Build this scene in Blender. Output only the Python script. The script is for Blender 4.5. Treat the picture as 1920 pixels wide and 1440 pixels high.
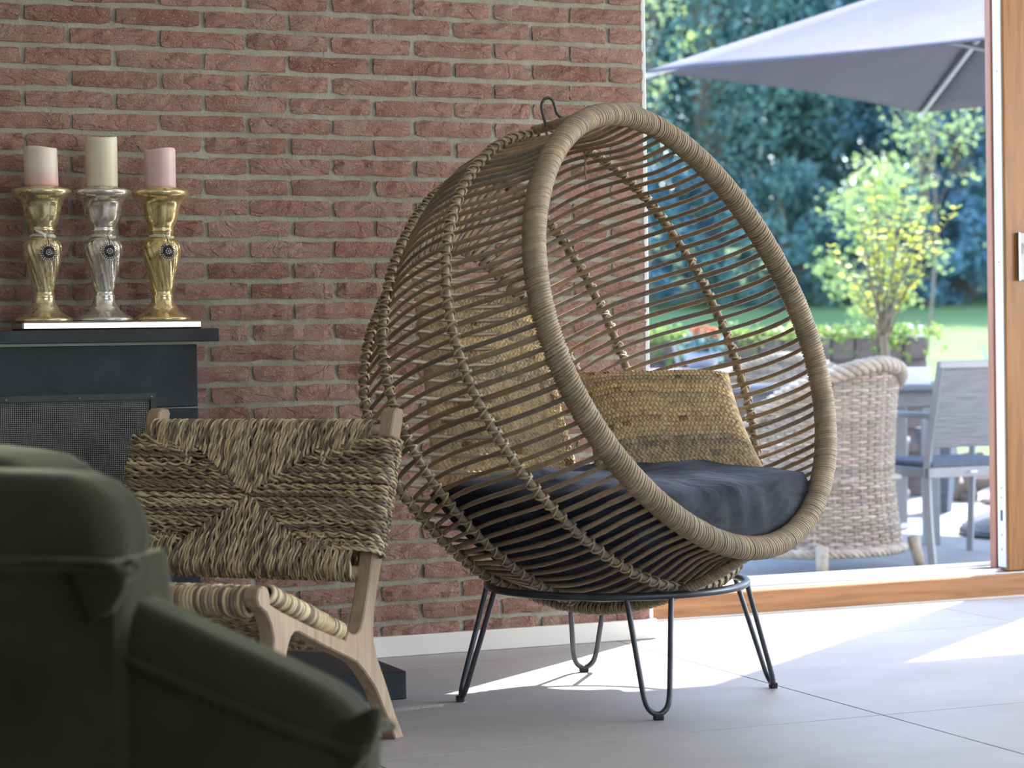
import bpy, math, random
import numpy as np
from mathutils import Matrix, Vector, Euler

rng = np.random.default_rng(7)
random.seed(7)
PI = math.pi
scene = bpy.context.scene
COL = scene.collection
for o in list(bpy.data.objects):
    bpy.data.objects.remove(o)

# ------------------------------------------------------------------ camera
FPX = 4207.785
YAW, PITCH, ROLL = 0.389829, -0.0191971, 0.0151682
CAMPOS = np.array([-2.63907, -5.46126, 0.809303])
_fw = np.array([math.sin(YAW)*math.cos(PITCH), math.cos(YAW)*math.cos(PITCH), math.sin(PITCH)])
_rt = np.array([math.cos(YAW), -math.sin(YAW), 0.0])
_up = np.cross(_rt, _fw)
CR = _rt*math.cos(ROLL) - _up*math.sin(ROLL)
CU = _up*math.cos(ROLL) + _rt*math.sin(ROLL)
CW = _fw
cam_d = bpy.data.cameras.new('camera')
cam = bpy.data.objects.new('camera', cam_d)
COL.objects.link(cam)
cam_d.sensor_width = 36.0
cam_d.lens = FPX/1920*36
cam_d.clip_start = 0.05
cam_d.clip_end = 400
cam.matrix_world = Matrix(((CR[0], CU[0], -CW[0], CAMPOS[0]), (CR[1], CU[1], -CW[1], CAMPOS[1]), (CR[2], CU[2], -CW[2], CAMPOS[2]), (0, 0, 0, 1)))
cam_d.dof.use_dof = True
cam_d.dof.focus_distance = 5.15
cam_d.dof.aperture_fstop = 5.0
scene.camera = cam

def ray(x, y): return CW + CR*((x-960)/FPX) + CU*((720-y)/FPX)
def at(x, y, d): return CAMPOS + ray(x, y)*d          # point at depth d
def onz(x, y, z=0.0):
    r = ray(x, y); return CAMPOS + r*((z-CAMPOS[2])/r[2])
def ony(x, y, Y=0.0):
    r = ray(x, y); return CAMPOS + r*((Y-CAMPOS[1])/r[1])
H_R = CR*np.array([1, 1, 0]); H_R /= np.linalg.norm(H_R)
H_F = CW*np.array([1, 1, 0]); H_F /= np.linalg.norm(H_F)
def ld(lat, dep, z=0.0):                               # lateral / depth from the camera foot -> world
    p = CAMPOS + H_R*lat + H_F*dep
    return np.array([p[0], p[1], z])

# ------------------------------------------------------------------ light
SUN_EL = math.radians(54)
SUN_DIR = np.array([0.792*math.cos(SUN_EL), 0.61*math.cos(SUN_EL), math.sin(SUN_EL)])
world = bpy.data.worlds.new('world'); scene.world = world
world.use_nodes = True
wn = world.node_tree; wn.nodes.clear()
sky = wn.nodes.new('ShaderNodeTexSky'); sky.sky_type = 'NISHITA'; sky.sun_disc = False
sky.sun_elevation = SUN_EL; sky.sun_rotation = math.atan2(0.792, 0.61)
sky.air_density = 1.0; sky.dust_density = 0.6; sky.ozone_density = 1.6
bgn = wn.nodes.new('ShaderNodeBackground'); bgn.inputs['Strength'].default_value = 0.74
wo = wn.nodes.new('ShaderNodeOutputWorld')
wn.links.new(sky.outputs[0], bgn.inputs[0]); wn.links.new(bgn.outputs[0], wo.inputs[0])
sd = bpy.data.lights.new('sun', 'SUN'); sd.energy = 9.0; sd.angle = 0.0093; sd.color = (1.0, 0.95, 0.88)
so = bpy.data.objects.new('sun', sd); COL.objects.link(so)
so.rotation_euler = Vector(-SUN_DIR).to_track_quat('-Z', 'Y').to_euler()
def area(name, loc, target, sx, sy, power, color):
    l = bpy.data.lights.new(name, 'AREA'); l.shape = 'RECTANGLE'; l.size = sx; l.size_y = sy; l.energy = power; l.color = color
    o = bpy.data.objects.new(name, l); COL.objects.link(o)
    o.location = loc
    o.rotation_euler = (Vector(target)-Vector(loc)).to_track_quat('-Z', 'Y').to_euler()
    return o
area('window_fill_right', (5.10, -2.2, 1.45), (-1.5, -0.6, 0.9), 2.8, 2.2, 215, (1.0, 0.985, 0.96))  # added area lamp in the unseen right window, lifts the room beyond its daylight
area('window_fill_front', (0.6, -7.42, 1.6), (0.2, 0, 1.2), 3.6, 1.8, 14, (1.0, 0.97, 0.92))  # added fill lamp at an assumed window behind the camera
area('door_fill', (1.9, 0.62, 1.45), (0.2, -3, 0.4), 3.4, 2.3, 14, (0.55, 0.66, 1.0))  # added bluish fill lamp in the doorway, on top of the sky light
vs = scene.view_settings
vs.view_transform = 'Standard'; vs.look = 'None'; vs.gamma = 1.0; vs.use_curve_mapping = False
vs.exposure = 0.55

# ------------------------------------------------------------------ materials
MATS = {}
def new_mat(name):
    m = bpy.data.materials.new(name); m.use_nodes = True
    nt = m.node_tree
    b = nt.nodes['Principled BSDF']
    MATS[name] = m
    return m, nt, b
def N(nt, t, **kw):
    n = nt.nodes.new(t)
    for k, v in kw.items():
        if k in n.inputs: n.inputs[k].default_value = v
        else: setattr(n, k, v)
    return n
def ramp(nt, src, stops):
    r = nt.nodes.new('ShaderNodeValToRGB')
    while len(r.color_ramp.elements) < len(stops): r.color_ramp.elements.new(0.5)
    for e, (p, c) in zip(r.color_ramp.elements, stops):
        e.position = p; e.color = (*c, 1)
    nt.links.new(src, r.inputs[0])
    return r.outputs[0]
def coords(nt, kind='Object', scale=(1, 1, 1), rot=(0, 0, 0)):
    tc = nt.nodes.new('ShaderNodeTexCoord'); mp = nt.nodes.new('ShaderNodeMapping')
    mp.inputs['Scale'].default_value = scale; mp.inputs['Rotation'].default_value = rot
    nt.links.new(tc.outputs[kind], mp.inputs[0]); return mp.outputs[0]
def wcoords(nt, scale=(1, 1, 1)):
    g = nt.nodes.new('ShaderNodeNewGeometry'); mp = nt.nodes.new('ShaderNodeMapping')
    mp.inputs['Scale'].default_value = scale
    nt.links.new(g.outputs['Position'], mp.inputs[0]); return mp.outputs[0]
def noise(nt, vec, scale, detail=3, rough=0.55, dist=0.0):
    n = N(nt, 'ShaderNodeTexNoise'); n.inputs['Scale'].default_value = scale; n.inputs['Detail'].default_value = detail
    n.inputs['Roughness'].default_value = rough; n.inputs['Distortion'].default_value = dist
    nt.links.new(vec, n.inputs['Vector']); return n.outputs[0]
def bump(nt, b, h, strength, dist, prev=None):
    n = N(nt, 'ShaderNodeBump'); n.inputs['Strength'].default_value = strength; n.inputs['Distance'].default_value = dist
    nt.links.new(h, n.inputs['Height'])
    if prev is not None: nt.links.new(prev, n.inputs['Normal'])
    nt.links.new(n.outputs[0], b.inputs['Normal']); return n.outputs[0]
def mixc(nt, fac, a, b, blend='MIX'):
    n = nt.nodes.new('ShaderNodeMix'); n.data_type = 'RGBA'; n.blend_type = blend
    for sock, v in ((n.inputs[0], fac), (n.inputs[6], a), (n.inputs[7], b)):
        if hasattr(v, 'links') or hasattr(v, 'is_output'): nt.links.new(v, sock)
        else: sock.default_value = v if not isinstance(v, tuple) else (*v, 1) if len(v) == 3 else v
    return n.outputs[2]
def mathn(nt, op, a, b=None):
    n = nt.nodes.new('ShaderNodeMath'); n.operation = op
    for i, v in enumerate((a, b)):
        if v is None: continue
        if hasattr(v, 'is_output'): nt.links.new(v, n.inputs[i])
        else: n.inputs[i].default_value = v
    return n.outputs[0]
def simple(name, c1, c2, scale=8, rough=0.5, metallic=0.0, bstr=0.0, bscale=60, bdist=0.002, spec=0.5, stretch=(1, 1, 1), kind='Object', sheen=0.0, coat=0.0):
    m, nt, b = new_mat(name)
    v = coords(nt, kind, stretch)
    c = ramp(nt, noise(nt, v, scale, 4), [(0.3, c1), (0.7, c2)])
    nt.links.new(c, b.inputs['Base Color'])
    b.inputs['Roughness'].default_value = rough; b.inputs['Metallic'].default_value = metallic
    b.inputs['Specular IOR Level'].default_value = spec
    if sheen: b.inputs['Sheen Weight'].default_value = sheen; b.inputs['Sheen Roughness'].default_value = 0.45
    if coat: b.inputs['Coat Weight'].default_value = coat
    if bstr: bump(nt, b, noise(nt, v, bscale, 4), bstr, bdist)
    return m
def attr_mat(name, rough=0.6, spec=0.3, nscale=60, namt=0.25, bstr=0.3, bdist=0.001, stretch=(1, 1, 1), translucent=0.0):
    # colour comes from the per-strand colour attribute, broken up with fine noise
    m, nt, b = new_mat(name)
    a = N(nt, 'ShaderNodeAttribute', attribute_name='Col')
    v = coords(nt, 'Object', stretch)
    nz = noise(nt, v, nscale, 3)
    g = ramp(nt, nz, [(0.25, (1-namt,)*3), (0.75, (1+namt,)*3)])
    c = mixc(nt, 1.0, a.outputs['Color'], g, 'MULTIPLY')
    nt.links.new(c, b.inputs['Base Color'])
    b.inputs['Roughness'].default_value = rough; b.inputs['Specular IOR Level'].default_value = spec
    if bstr: bump(nt, b, nz, bstr, bdist)
    if translucent:
        t = N(nt, 'ShaderNodeBsdfTranslucent'); nt.links.new(c, t.inputs[0])
        ms = N(nt, 'ShaderNodeMixShader'); ms.inputs[0].default_value = translucent
        out = nt.nodes['Material Output']
        nt.links.new(b.outputs[0], ms.inputs[1]); nt.links.new(t.outputs[0], ms.inputs[2]); nt.links.new(ms.outputs[0], out.inputs[0])
    return m

def m_brick():
    m, nt, b = new_mat('brick')
    w = wcoords(nt)
    oi = N(nt, 'ShaderNodeObjectInfo')
    base = ramp(nt, oi.outputs['Random'], [(0.0, (0.235, 0.118, 0.090)), (0.35, (0.285, 0.150, 0.118)), (0.7, (0.325, 0.185, 0.150)), (1.0, (0.300, 0.160, 0.126))])
    n1 = noise(nt, w, 9, 5, 0.6)
    c = mixc(nt, ramp(nt, n1, [(0.42, (0, 0, 0)), (0.68, (0.65,)*3)]), base, (0.38, 0.265, 0.225))
    sp = noise(nt, w, 300, 2, 0.7)
    c = mixc(nt, ramp(nt, sp, [(0.60, (0, 0, 0)), (0.72, (1, 1, 1))]), c, (0.60, 0.46, 0.39))
    sp2 = noise(nt, w, 210, 3, 0.7)
    c = mixc(nt, ramp(nt, sp2, [(0.30, (0.75,)*3), (0.43, (0, 0, 0))]), c, (0.13, 0.065, 0.05))
    nt.links.new(c, b.inputs['Base Color']); b.inputs['Roughness'].default_value = 0.92; b.inputs['Specular IOR Level'].default_value = 0.15
    sc = wcoords(nt, (1, 1, 2.2))
    big = noise(nt, sc, 9, 3, 0.5, 1.6)
    crack = ramp(nt, big, [(0.40, (1, 1, 1)), (0.50, (0.0,)*3), (0.510, (0.85,)*3), (0.60, (1, 1, 1))])
    p = bump(nt, b, crack, 0.75, 0.005)
    p = bump(nt, b, noise(nt, w, 75, 5, 0.75), 0.8, 0.0045, p)
    bump(nt, b, noise(nt, w, 260, 3, 0.75), 1.0, 0.0034, p)
    return m
def m_mortar():
    m, nt, b = new_mat('mortar')
    w = wcoords(nt)
    c = ramp(nt, noise(nt, w, 7, 5), [(0.3, (0.265, 0.252, 0.205)), (0.7, (0.37, 0.355, 0.298))])
    c = mixc(nt, ramp(nt, noise(nt, w, 300, 2), [(0.6, (0, 0, 0)), (0.75, (0.5,)*3)]), c, (0.5, 0.47, 0.4))
    nt.links.new(c, b.inputs['Base Color']); b.inputs['Roughness'].default_value = 0.95; b.inputs['Specular IOR Level'].default_value = 0.1
    p = bump(nt, b, noise(nt, w, 34, 4), 0.55, 0.007)
    bump(nt, b, noise(nt, w, 260, 3), 0.9, 0.002, p)
    return m
def m_tile():
    m, nt, b = new_mat('floor_tile')
    w = wcoords(nt, (1, 1.6, 1))
    c = ramp(nt, noise(nt, w, 2.2, 7, 0.65), [(0.3, (0.37, 0.352, 0.340)), (0.7, (0.455, 0.438, 0.425))])
    c = mixc(nt, ramp(nt, noise(nt, w, 160, 2), [(0.62, (0, 0, 0)), (0.8, (0.35,)*3)]), c, (0.30, 0.28, 0.265))
    nt.links.new(c, b.inputs['Base Color'])
    nt.links.new(ramp(nt, noise(nt, w, 5, 4), [(0.3, (0.46,)*3), (0.7, (0.56,)*3)]), b.inputs['Roughness'])
    b.inputs['Specular IOR Level'].default_value = 0.22
    bump(nt, b, noise(nt, w, 60, 4), 0.08, 0.002)
    return m
def m_wood(name, c1, c2, axis='Z', scale=3.0, rough=0.4, spec=0.4):
    m, nt, b = new_mat(name)
    st = {'X': (1.2, 22, 22), 'Y': (22, 1.2, 22), 'Z': (22, 22, 1.2)}[axis]
    v = coords(nt, 'Object', st)
    g = noise(nt, v, scale, 5, 0.6, 0.6)
    c = ramp(nt, g, [(0.25, c1), (0.6, c2), (0.8, tuple(0.75*x+0.25*y for x, y in zip(c2, c1)))])
    nt.links.new(c, b.inputs['Base Color']); b.inputs['Roughness'].default_value = rough; b.inputs['Specular IOR Level'].default_value = spec
    bump(nt, b, g, 0.12, 0.001)
    return m
def m_slate():
    m, nt, b = new_mat('slate')
    v = wcoords(nt)
    c = ramp(nt, noise(nt, v, 7, 7, 0.65), [(0.3, (0.016, 0.020, 0.025)), (0.6, (0.034, 0.040, 0.047)), (0.85, (0.06, 0.068, 0.076))])
    nt.links.new(c, b.inputs['Base Color']); b.inputs['Roughness'].default_value = 0.55; b.inputs['Specular IOR Level'].default_value = 0.35
    bump(nt, b, noise(nt, v, 45, 6, 0.7), 0.25, 0.002)
    return m
def m_mercury(name, c1, c2):
    m, nt, b = new_mat(name)
    v = coords(nt, 'Object')
    n = noise(nt, v, 55, 6, 0.75)
    nt.links.new(ramp(nt, n, [(0.36, c2), (0.5, c1)]), b.inputs['Base Color'])
    nt.links.new(ramp(nt, n, [(0.35, (0.45,)*3), (0.5, (0.12,)*3)]), b.inputs['Roughness'])
    b.inputs['Metallic'].default_value = 0.72
    b.inputs['Coat Weight'].default_value = 0.6; b.inputs['Coat Roughness'].default_value = 0.05
    bump(nt, b, n, 0.12, 0.001)
    return m
def m_candle(name, top, bot, k0=-0.03, k1=0.03):
    m, nt, b = new_mat(name)
    tc = N(nt, 'ShaderNodeTexCoord'); sx = N(nt, 'ShaderNodeSeparateXYZ'); nt.links.new(tc.outputs['Object'], sx.inputs[0])
    ad = mathn(nt, 'ADD', sx.outputs['Z'], mathn(nt, 'MULTIPLY', noise(nt, tc.outputs['Object'], 40, 3), 0.02))
    mr = N(nt, 'ShaderNodeMapRange'); nt.links.new(ad, mr.inputs[0]); mr.inputs[1].default_value = k0; mr.inputs[2].default_value = k1
    c = ramp(nt, mr.outputs[0], [(0, bot), (1, top)])
    nt.links.new(c, b.inputs['Base Color']); b.inputs['Roughness'].default_value = 0.5
    b.inputs['Subsurface Weight'].default_value = 0.25; b.inputs['Subsurface Radius'].default_value = (0.02, 0.012, 0.008)
    return m
def m_leaf(name, c1, c2, trans=0.4, rough=0.5):
    m, nt, b = new_mat(name)
    w = wcoords(nt)
    c = ramp(nt, noise(nt, w, 3.1, 4), [(0.3, c1), (0.7, c2)])
    nt.links.new(c, b.inputs['Base Color']); b.inputs['Roughness'].default_value = rough
    t = N(nt, 'ShaderNodeBsdfTranslucent'); nt.links.new(c, t.inputs[0])
    ms = N(nt, 'ShaderNodeMixShader'); ms.inputs[0].default_value = trans
    nt.links.new(b.outputs[0], ms.inputs[1]); nt.links.new(t.outputs[0], ms.inputs[2]); nt.links.new(ms.outputs[0], nt.nodes['Material Output'].inputs[0])
    return m
def m_glass():
    m, nt, b = new_mat('pane_glass')
    tr = N(nt, 'ShaderNodeBsdfTransparent'); gl = N(nt, 'ShaderNodeBsdfGlossy'); gl.inputs['Roughness'].default_value = 0.02
    ms = N(nt, 'ShaderNodeMixShader'); ms.inputs[0].default_value = 0.02; nt.links.new(tr.outputs[0], ms.inputs[1]); nt.links.new(gl.outputs[0], ms.inputs[2])
    nt.links.new(ms.outputs[0], nt.nodes['Material Output'].inputs[0])
    return m
def m_velvet():
    m, nt, b = new_mat('green_velvet')
    v = coords(nt, 'Object')
    c = ramp(nt, noise(nt, v, 6, 5), [(0.3, (0.018, 0.0175, 0.0105)), (0.7, (0.036, 0.035, 0.022))])
    nt.links.new(c, b.inputs['Base Color']); b.inputs['Roughness'].default_value = 0.9; b.inputs['Specular IOR Level'].default_value = 0.1
    b.inputs['Sheen Weight'].default_value = 0.55; b.inputs['Sheen Roughness'].default_value = 0.35; b.inputs['Sheen Tint'].default_value = (0.5, 0.49, 0.33, 1)
    bump(nt, b, noise(nt, v, 14, 4), 0.25, 0.01)
    return m
def m_navy():
    m, nt, b = new_mat('navy_cotton')
    v = coords(nt, 'Object')
    c = ramp(nt, noise(nt, v, 9, 5), [(0.3, (0.0065, 0.009, 0.016)), (0.7, (0.013, 0.017, 0.028))])
    nt.links.new(c, b.inputs['Base Color']); b.inputs['Roughness'].default_value = 0.8; b.inputs['Specular IOR Level'].default_value = 0.25
    b.inputs['Sheen Weight'].default_value = 0.15; b.inputs['Sheen Tint'].default_value = (0.6, 0.68, 0.9, 1)
    p = bump(nt, b, noise(nt, coords(nt, 'Object', (1, 1, 2.2)), 4.5, 3, 0.5, 1.3), 0.5, 0.035)
    bump(nt, b, noise(nt, v, 500, 2), 0.15, 0.0006, p)
    return m

m_brick(); m_mortar(); m_tile(); m_slate(); m_glass(); m_velvet(); m_navy()
m_wood('sill_wood', (0.20, 0.082, 0.028), (0.34, 0.160, 0.066), 'X')
m_wood('door_wood', (0.15, 0.060, 0.014), (0.25, 0.108, 0.030), 'Z', rough=0.32)
m_wood('red_wood', (0.20, 0.065, 0.035), (0.30, 0.11, 0.06), 'Z')
m_wood('teak', (0.25, 0.165, 0.095), (0.40, 0.285, 0.185), 'Z', rough=0.5)
m_wood('trunk', (0.13, 0.10, 0.075), (0.24, 0.19, 0.15), 'Z', rough=0.9)
simple('white_paint', (0.72, 0.70, 0.66), (0.78, 0.76, 0.72), 3, 0.35)
simple('plaster', (0.60, 0.58, 0.54), (0.66, 0.64, 0.60), 3, 0.85, bstr=0.15)
simple('ceiling_white', (0.72, 0.71, 0.68), (0.78, 0.77, 0.74), 3, 0.9)
simple('aluminium', (0.60, 0.61, 0.63), (0.70, 0.71, 0.73), 20, 0.32, metallic=0.9)
simple('white_metal', (0.55, 0.56, 0.58), (0.62, 0.63, 0.65), 10, 0.4)
simple('steel_plate', (0.17, 0.168, 0.165), (0.22, 0.218, 0.212), 15, 0.35, metallic=0.85)
simple('dark_steel', (0.055, 0.058, 0.066), (0.085, 0.088, 0.096), 30, 0.38, metallic=0.6, spec=0.5)
simple('black_rubber', (0.012, 0.012, 0.013), (0.02, 0.02, 0.022), 20, 0.7)
simple('hook_iron', (0.05, 0.055, 0.045), (0.085, 0.09, 0.072), 60, 0.55)
simple('screen_frame', (0.030, 0.036, 0.033), (0.048, 0.054, 0.050), 30, 0.5, metallic=0.3)
simple('screen_wire', (0.26, 0.25, 0.245), (0.36, 0.34, 0.33), 60, 0.42, metallic=0.75)
simple('soot', (0.010, 0.009, 0.008), (0.022, 0.018, 0.016), 6, 0.95)
simple('silver_tray', (0.36, 0.345, 0.34), (0.46, 0.445, 0.44), 12, 0.16, metallic=1.0)
simple('grout', (0.10, 0.097, 0.095), (0.14, 0.135, 0.13), 6, 0.9)
simple('light_grout', (0.55, 0.54, 0.5), (0.62, 0.6, 0.56), 20, 0.9)
simple('ribbon', (0.66, 0.63, 0.54), (0.74, 0.71, 0.62), 40, 0.6)
simple('pewter', (0.035, 0.035, 0.034), (0.09, 0.09, 0.088), 90, 0.35, metallic=0.6)
simple('crystal', (0.75, 0.75, 0.74), (0.9, 0.9, 0.88), 90, 0.08, metallic=0.7)
m_mercury('mercury_gold', (0.80, 0.69, 0.40), (0.36, 0.27, 0.11))
m_mercury('mercury_silver', (0.78, 0.74, 0.66), (0.36, 0.31, 0.21))
m_mercury('mercury_amber', (0.82, 0.66, 0.32), (0.34, 0.22, 0.07))
m_candle('candle_blush', (0.74, 0.64, 0.54), (0.66, 0.36, 0.34), 0.010, 0.055)
m_candle('candle_cream', (0.70, 0.64, 0.49), (0.64, 0.56, 0.41), 0.0, 0.13)
m_candle('candle_pink', (0.66, 0.48, 0.47), (0.62, 0.42, 0.42), 0.0, 0.1)
attr_mat('rattan', 0.55, 0.35, 90, 0.22, 0.25, 0.001)
attr_mat('rush', 0.55, 0.35, 70, 0.2, 0.25, 0.001)
attr_mat('jute', 0.85, 0.15, 160, 0.28, 0.5, 0.0012)
attr_mat('wicker', 0.65, 0.25, 40, 0.25, 0.2, 0.001)
simple('terrace_stone', (0.29, 0.285, 0.285), (0.38, 0.375, 0.375), 3, 0.8, bstr=0.2, kind='Object')
simple('planter_brick', (0.115, 0.090, 0.085), (0.20, 0.165, 0.155), 7, 0.9, bstr=0.5, bdist=0.01)
simple('pale_stone', (0.36, 0.355, 0.35), (0.45, 0.44, 0.43), 5, 0.8)
simple('soil', (0.05, 0.035, 0.025), (0.09, 0.065, 0.045), 10, 0.95)
simple('grey_metal', (0.215, 0.225, 0.245), (0.255, 0.265, 0.285), 8, 0.42, metallic=0.15)
simple('dark_sling', (0.075, 0.085, 0.11), (0.12, 0.13, 0.16), 30, 0.7)
simple('table_top', (0.16, 0.18, 0.22), (0.21, 0.23, 0.27), 4, 0.25, spec=0.6)
simple('granite', (0.13, 0.13, 0.14), (0.26, 0.26, 0.27), 60, 0.5)
simple('ceramic_blue', (0.27, 0.28, 0.36), (0.35, 0.36, 0.44), 8, 0.3)
simple('rock', (0.22, 0.19, 0.165), (0.38, 0.34, 0.30), 8, 0.9, bstr=0.5, bdist=0.02)
simple('pole_metal', (0.46, 0.47, 0.5), (0.54, 0.55, 0.58), 10, 0.45, metallic=0.3)
simple('white_card', (0.72, 0.72, 0.76), (0.80, 0.80, 0.84), 10, 0.5)
def m_canvas():
    m, nt, b = new_mat('parasol_canvas')
    v = coords(nt, 'Object')
    c = ramp(nt, noise(nt, v, 4, 4), [(0.3, (0.100, 0.100, 0.124)), (0.7, (0.120, 0.120, 0.145))])
    nt.links.new(c, b.inputs['Base Color']); b.inputs['Roughness'].default_value = 0.85
    t = N(nt, 'ShaderNodeBsdfTranslucent'); nt.links.new(c, t.inputs[0])
    ms = N(nt, 'ShaderNodeMixShader'); ms.inputs[0].default_value = 0.04
    nt.links.new(b.outputs[0], ms.inputs[1]); nt.links.new(t.outputs[0], ms.inputs[2]); nt.links.new(ms.outputs[0], nt.nodes['Material Output'].inputs[0])
m_canvas()
def m_sling():
    m, nt, b = new_mat('textile_sling')
    v = coords(nt, 'Object', (3, 3, 90))
    c = ramp(nt, noise(nt, v, 2.2, 4, 0.6), [(0.3, (0.13, 0.135, 0.15)), (0.7, (0.27, 0.275, 0.30))])
    nt.links.new(c, b.inputs['Base Color']); b.inputs['Roughness'].default_value = 0.7
m_sling()
def m_grass():
    m, nt, b = new_mat('lawn_grass')
    w = wcoords(nt)
    c = ramp(nt, noise(nt, w, 0.7, 6, 0.65), [(0.3, (0.085, 0.17, 0.05)), (0.7, (0.17, 0.26, 0.075))])
    c = mixc(nt, ramp(nt, noise(nt, w, 40, 3), [(0.4, (0, 0, 0)), (0.7, (0.5,)*3)]), c, (0.23, 0.31, 0.10))
    nt.links.new(c, b.inputs['Base Color']); b.inputs['Roughness'].default_value = 0.9
    bump(nt, b, noise(nt, w, 60, 4), 0.6, 0.05)
m_grass()
m_leaf('leaf_haze_dark', (0.085, 0.200, 0.275), (0.160, 0.305, 0.365), 0.35)  # blue-teal distance haze of the wood is put into the leaf colour
m_leaf('leaf_haze_mid', (0.115, 0.250, 0.280), (0.23, 0.39, 0.32), 0.42)  # lighter leaf tone, same haze tint painted into the colour
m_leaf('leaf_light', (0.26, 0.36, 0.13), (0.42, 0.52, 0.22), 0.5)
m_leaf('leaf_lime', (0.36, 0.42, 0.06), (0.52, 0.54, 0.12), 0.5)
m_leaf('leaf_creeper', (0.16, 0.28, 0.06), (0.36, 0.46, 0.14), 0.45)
m_leaf('petal_orange', (0.70, 0.20, 0.06), (0.80, 0.32, 0.14), 0.35)

# ------------------------------------------------------------------ mesh helpers
class MB:
    def __init__(s): s.v = []; s.f = []; s.c = []; s.n = 0; s.hascol = False
    def add(s, verts, faces, col=None):
        verts = np.asarray(verts, float).reshape(-1, 3)
        s.v.append(verts)
        faces = faces if isinstance(faces, list) else [faces]
        for f in faces:
            f = np.asarray(f, int)
            if f.size: s.f.append(f + s.n)
        if col is not None: s.hascol = True
        c = np.ones((len(verts), 3)) if col is None else np.broadcast_to(np.asarray(col, float), (len(verts), 3))
        s.c.append(c)
        s.n += len(verts)
        return s
    def mesh(s, name, mat, smooth=True, center=None):
        V = np.concatenate(s.v)
        if center is not None: V = V - np.asarray(center, float)
        me = bpy.data.meshes.new(name)
        idx = np.concatenate([f.ravel() for f in s.f]); cnt = np.concatenate([np.full(len(f), f.shape[1]) for f in s.f])
        me.vertices.add(len(V)); me.vertices.foreach_set('co', V.ravel().astype(np.float32))
        me.loops.add(len(idx)); me.loops.foreach_set('vertex_index', idx.astype(np.int32))
        me.polygons.add(len(cnt)); st = np.concatenate([[0], np.cumsum(cnt)[:-1]])
        me.polygons.foreach_set('loop_start', st.astype(np.int32)); me.polygons.foreach_set('loop_total', cnt.astype(np.int32))
        me.polygons.foreach_set('use_smooth', np.full(len(cnt), bool(smooth)))
        me.update(calc_edges=True)
        if s.hascol:
            C = np.concatenate(s.c); at_ = me.color_attributes.new('Col', 'FLOAT_COLOR', 'POINT')
            at_.data.foreach_set('color', np.concatenate([C, np.ones((len(C), 1))], 1).ravel().astype(np.float32))
        me.materials.append(MATS[mat] if isinstance(mat, str) else mat)
        return me
    def obj(s, name, mat, parent=None, smooth=True, loc=None, center=None):
        me = s.mesh(name, mat, smooth, center)
        o = bpy.data.objects.new(name, me); COL.objects.link(o)
        if center is not None: o.location = center
        if loc is not None: o.location = loc
        if parent is not None:
            o.parent = parent
            if center is not None: o.location = np.asarray(center)-np.array(parent.matrix_basis.translation)
            elif loc is None: o.matrix_parent_inverse = parent.matrix_basis.inverted()
        return o
def tag(o, label=None, cat=None, group=None, kind=None):
    if label: o['label'] = label
    if cat: o['category'] = cat
    if group: o['group'] = group
    if kind: o['kind'] = kind
    return o
def thing(name, label, cat, loc, group=None, rotz=0):
    o = bpy.data.objects.new(name, None); COL.objects.link(o); o.empty_display_size = 0.05
    o.location = loc; o.rotation_euler = (0, 0, rotz)
    return tag(o, label, cat, group)
def link_mesh(name, me, parent=None, mat=None):
    o = bpy.data.objects.new(name, me); COL.objects.link(o)
    if parent is not None: o.parent = parent
    return o
def copy_tree(o, parent=None):
    c = o.copy(); COL.objects.link(c)
    if parent is not None: c.parent = parent
    for ch in list(o.children): copy_tree(ch, c)
    return c

def frames(P, closed):
    P = np.asarray(P, float); n = len(P)
    if closed: T = np.roll(P, -1, 0)-np.roll(P, 1, 0)
    else:
        T = np.empty_like(P); T[1:-1] = P[2:]-P[:-2]; T[0] = P[1]-P[0]; T[-1] = P[-1]-P[-2]
    T /= np.linalg.norm(T, axis=1)[:, None]+1e-12
    U = np.empty_like(P)
    a = np.array([0, 0, 1.]) if abs(T[0][2]) < 0.9 else np.array([1., 0, 0])
    u = a-T[0]*(a@T[0]); U[0] = u/np.linalg.norm(u)
    for i in range(1, n):
        u = U[i-1]-T[i]*(U[i-1]@T[i]); U[i] = u/(np.linalg.norm(u)+1e-12)
    if closed:
        u = U[-1]-T[0]*(U[-1]@T[0]); u /= np.linalg.norm(u)
        ang = math.atan2(np.cross(u, U[0])@T[0], u@U[0])
        for i in range(n):
            k = ang*i/n; V = np.cross(T[i], U[i]); U[i] = U[i]*math.cos(k)+V*math.sin(k)
    V = np.cross(T, U)
    return T, U, V
def tube(mb, P, r, sides=8, closed=False, col=None, cap=True, flat=1.0, fr=None):
    P = np.asarray(P, float); n = len(P)
    T, U, V = frames(P, closed) if fr is None else fr
    r = np.broadcast_to(np.asarray(r, float), (n,))
    a = np.linspace(0, 2*PI, sides, endpoint=False)
    R = P[:, None]+r[:, None, None]*(np.cos(a)[None, :, None]*U[:, None]+flat*np.sin(a)[None, :, None]*V[:, None])
    i = np.arange(n if closed else n-1)[:, None]; j = np.arange(sides)[None, :]
    i2 = (i+1) % n; j2 = (j+1) % sides
    F = np.stack([i*sides+j, i*sides+j2, i2*sides+j2, i2*sides+j], -1).reshape(-1, 4)
    fl = [F]
    if cap and not closed:
        fl += [np.arange(sides)[::-1][None], (np.arange(sides)+(n-1)*sides)[None]]
    if col is not None and np.ndim(col) == 2: col = np.repeat(np.asarray(col), sides, 0)
    mb.add(R.reshape(-1, 3), fl, col)
    return mb
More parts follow.
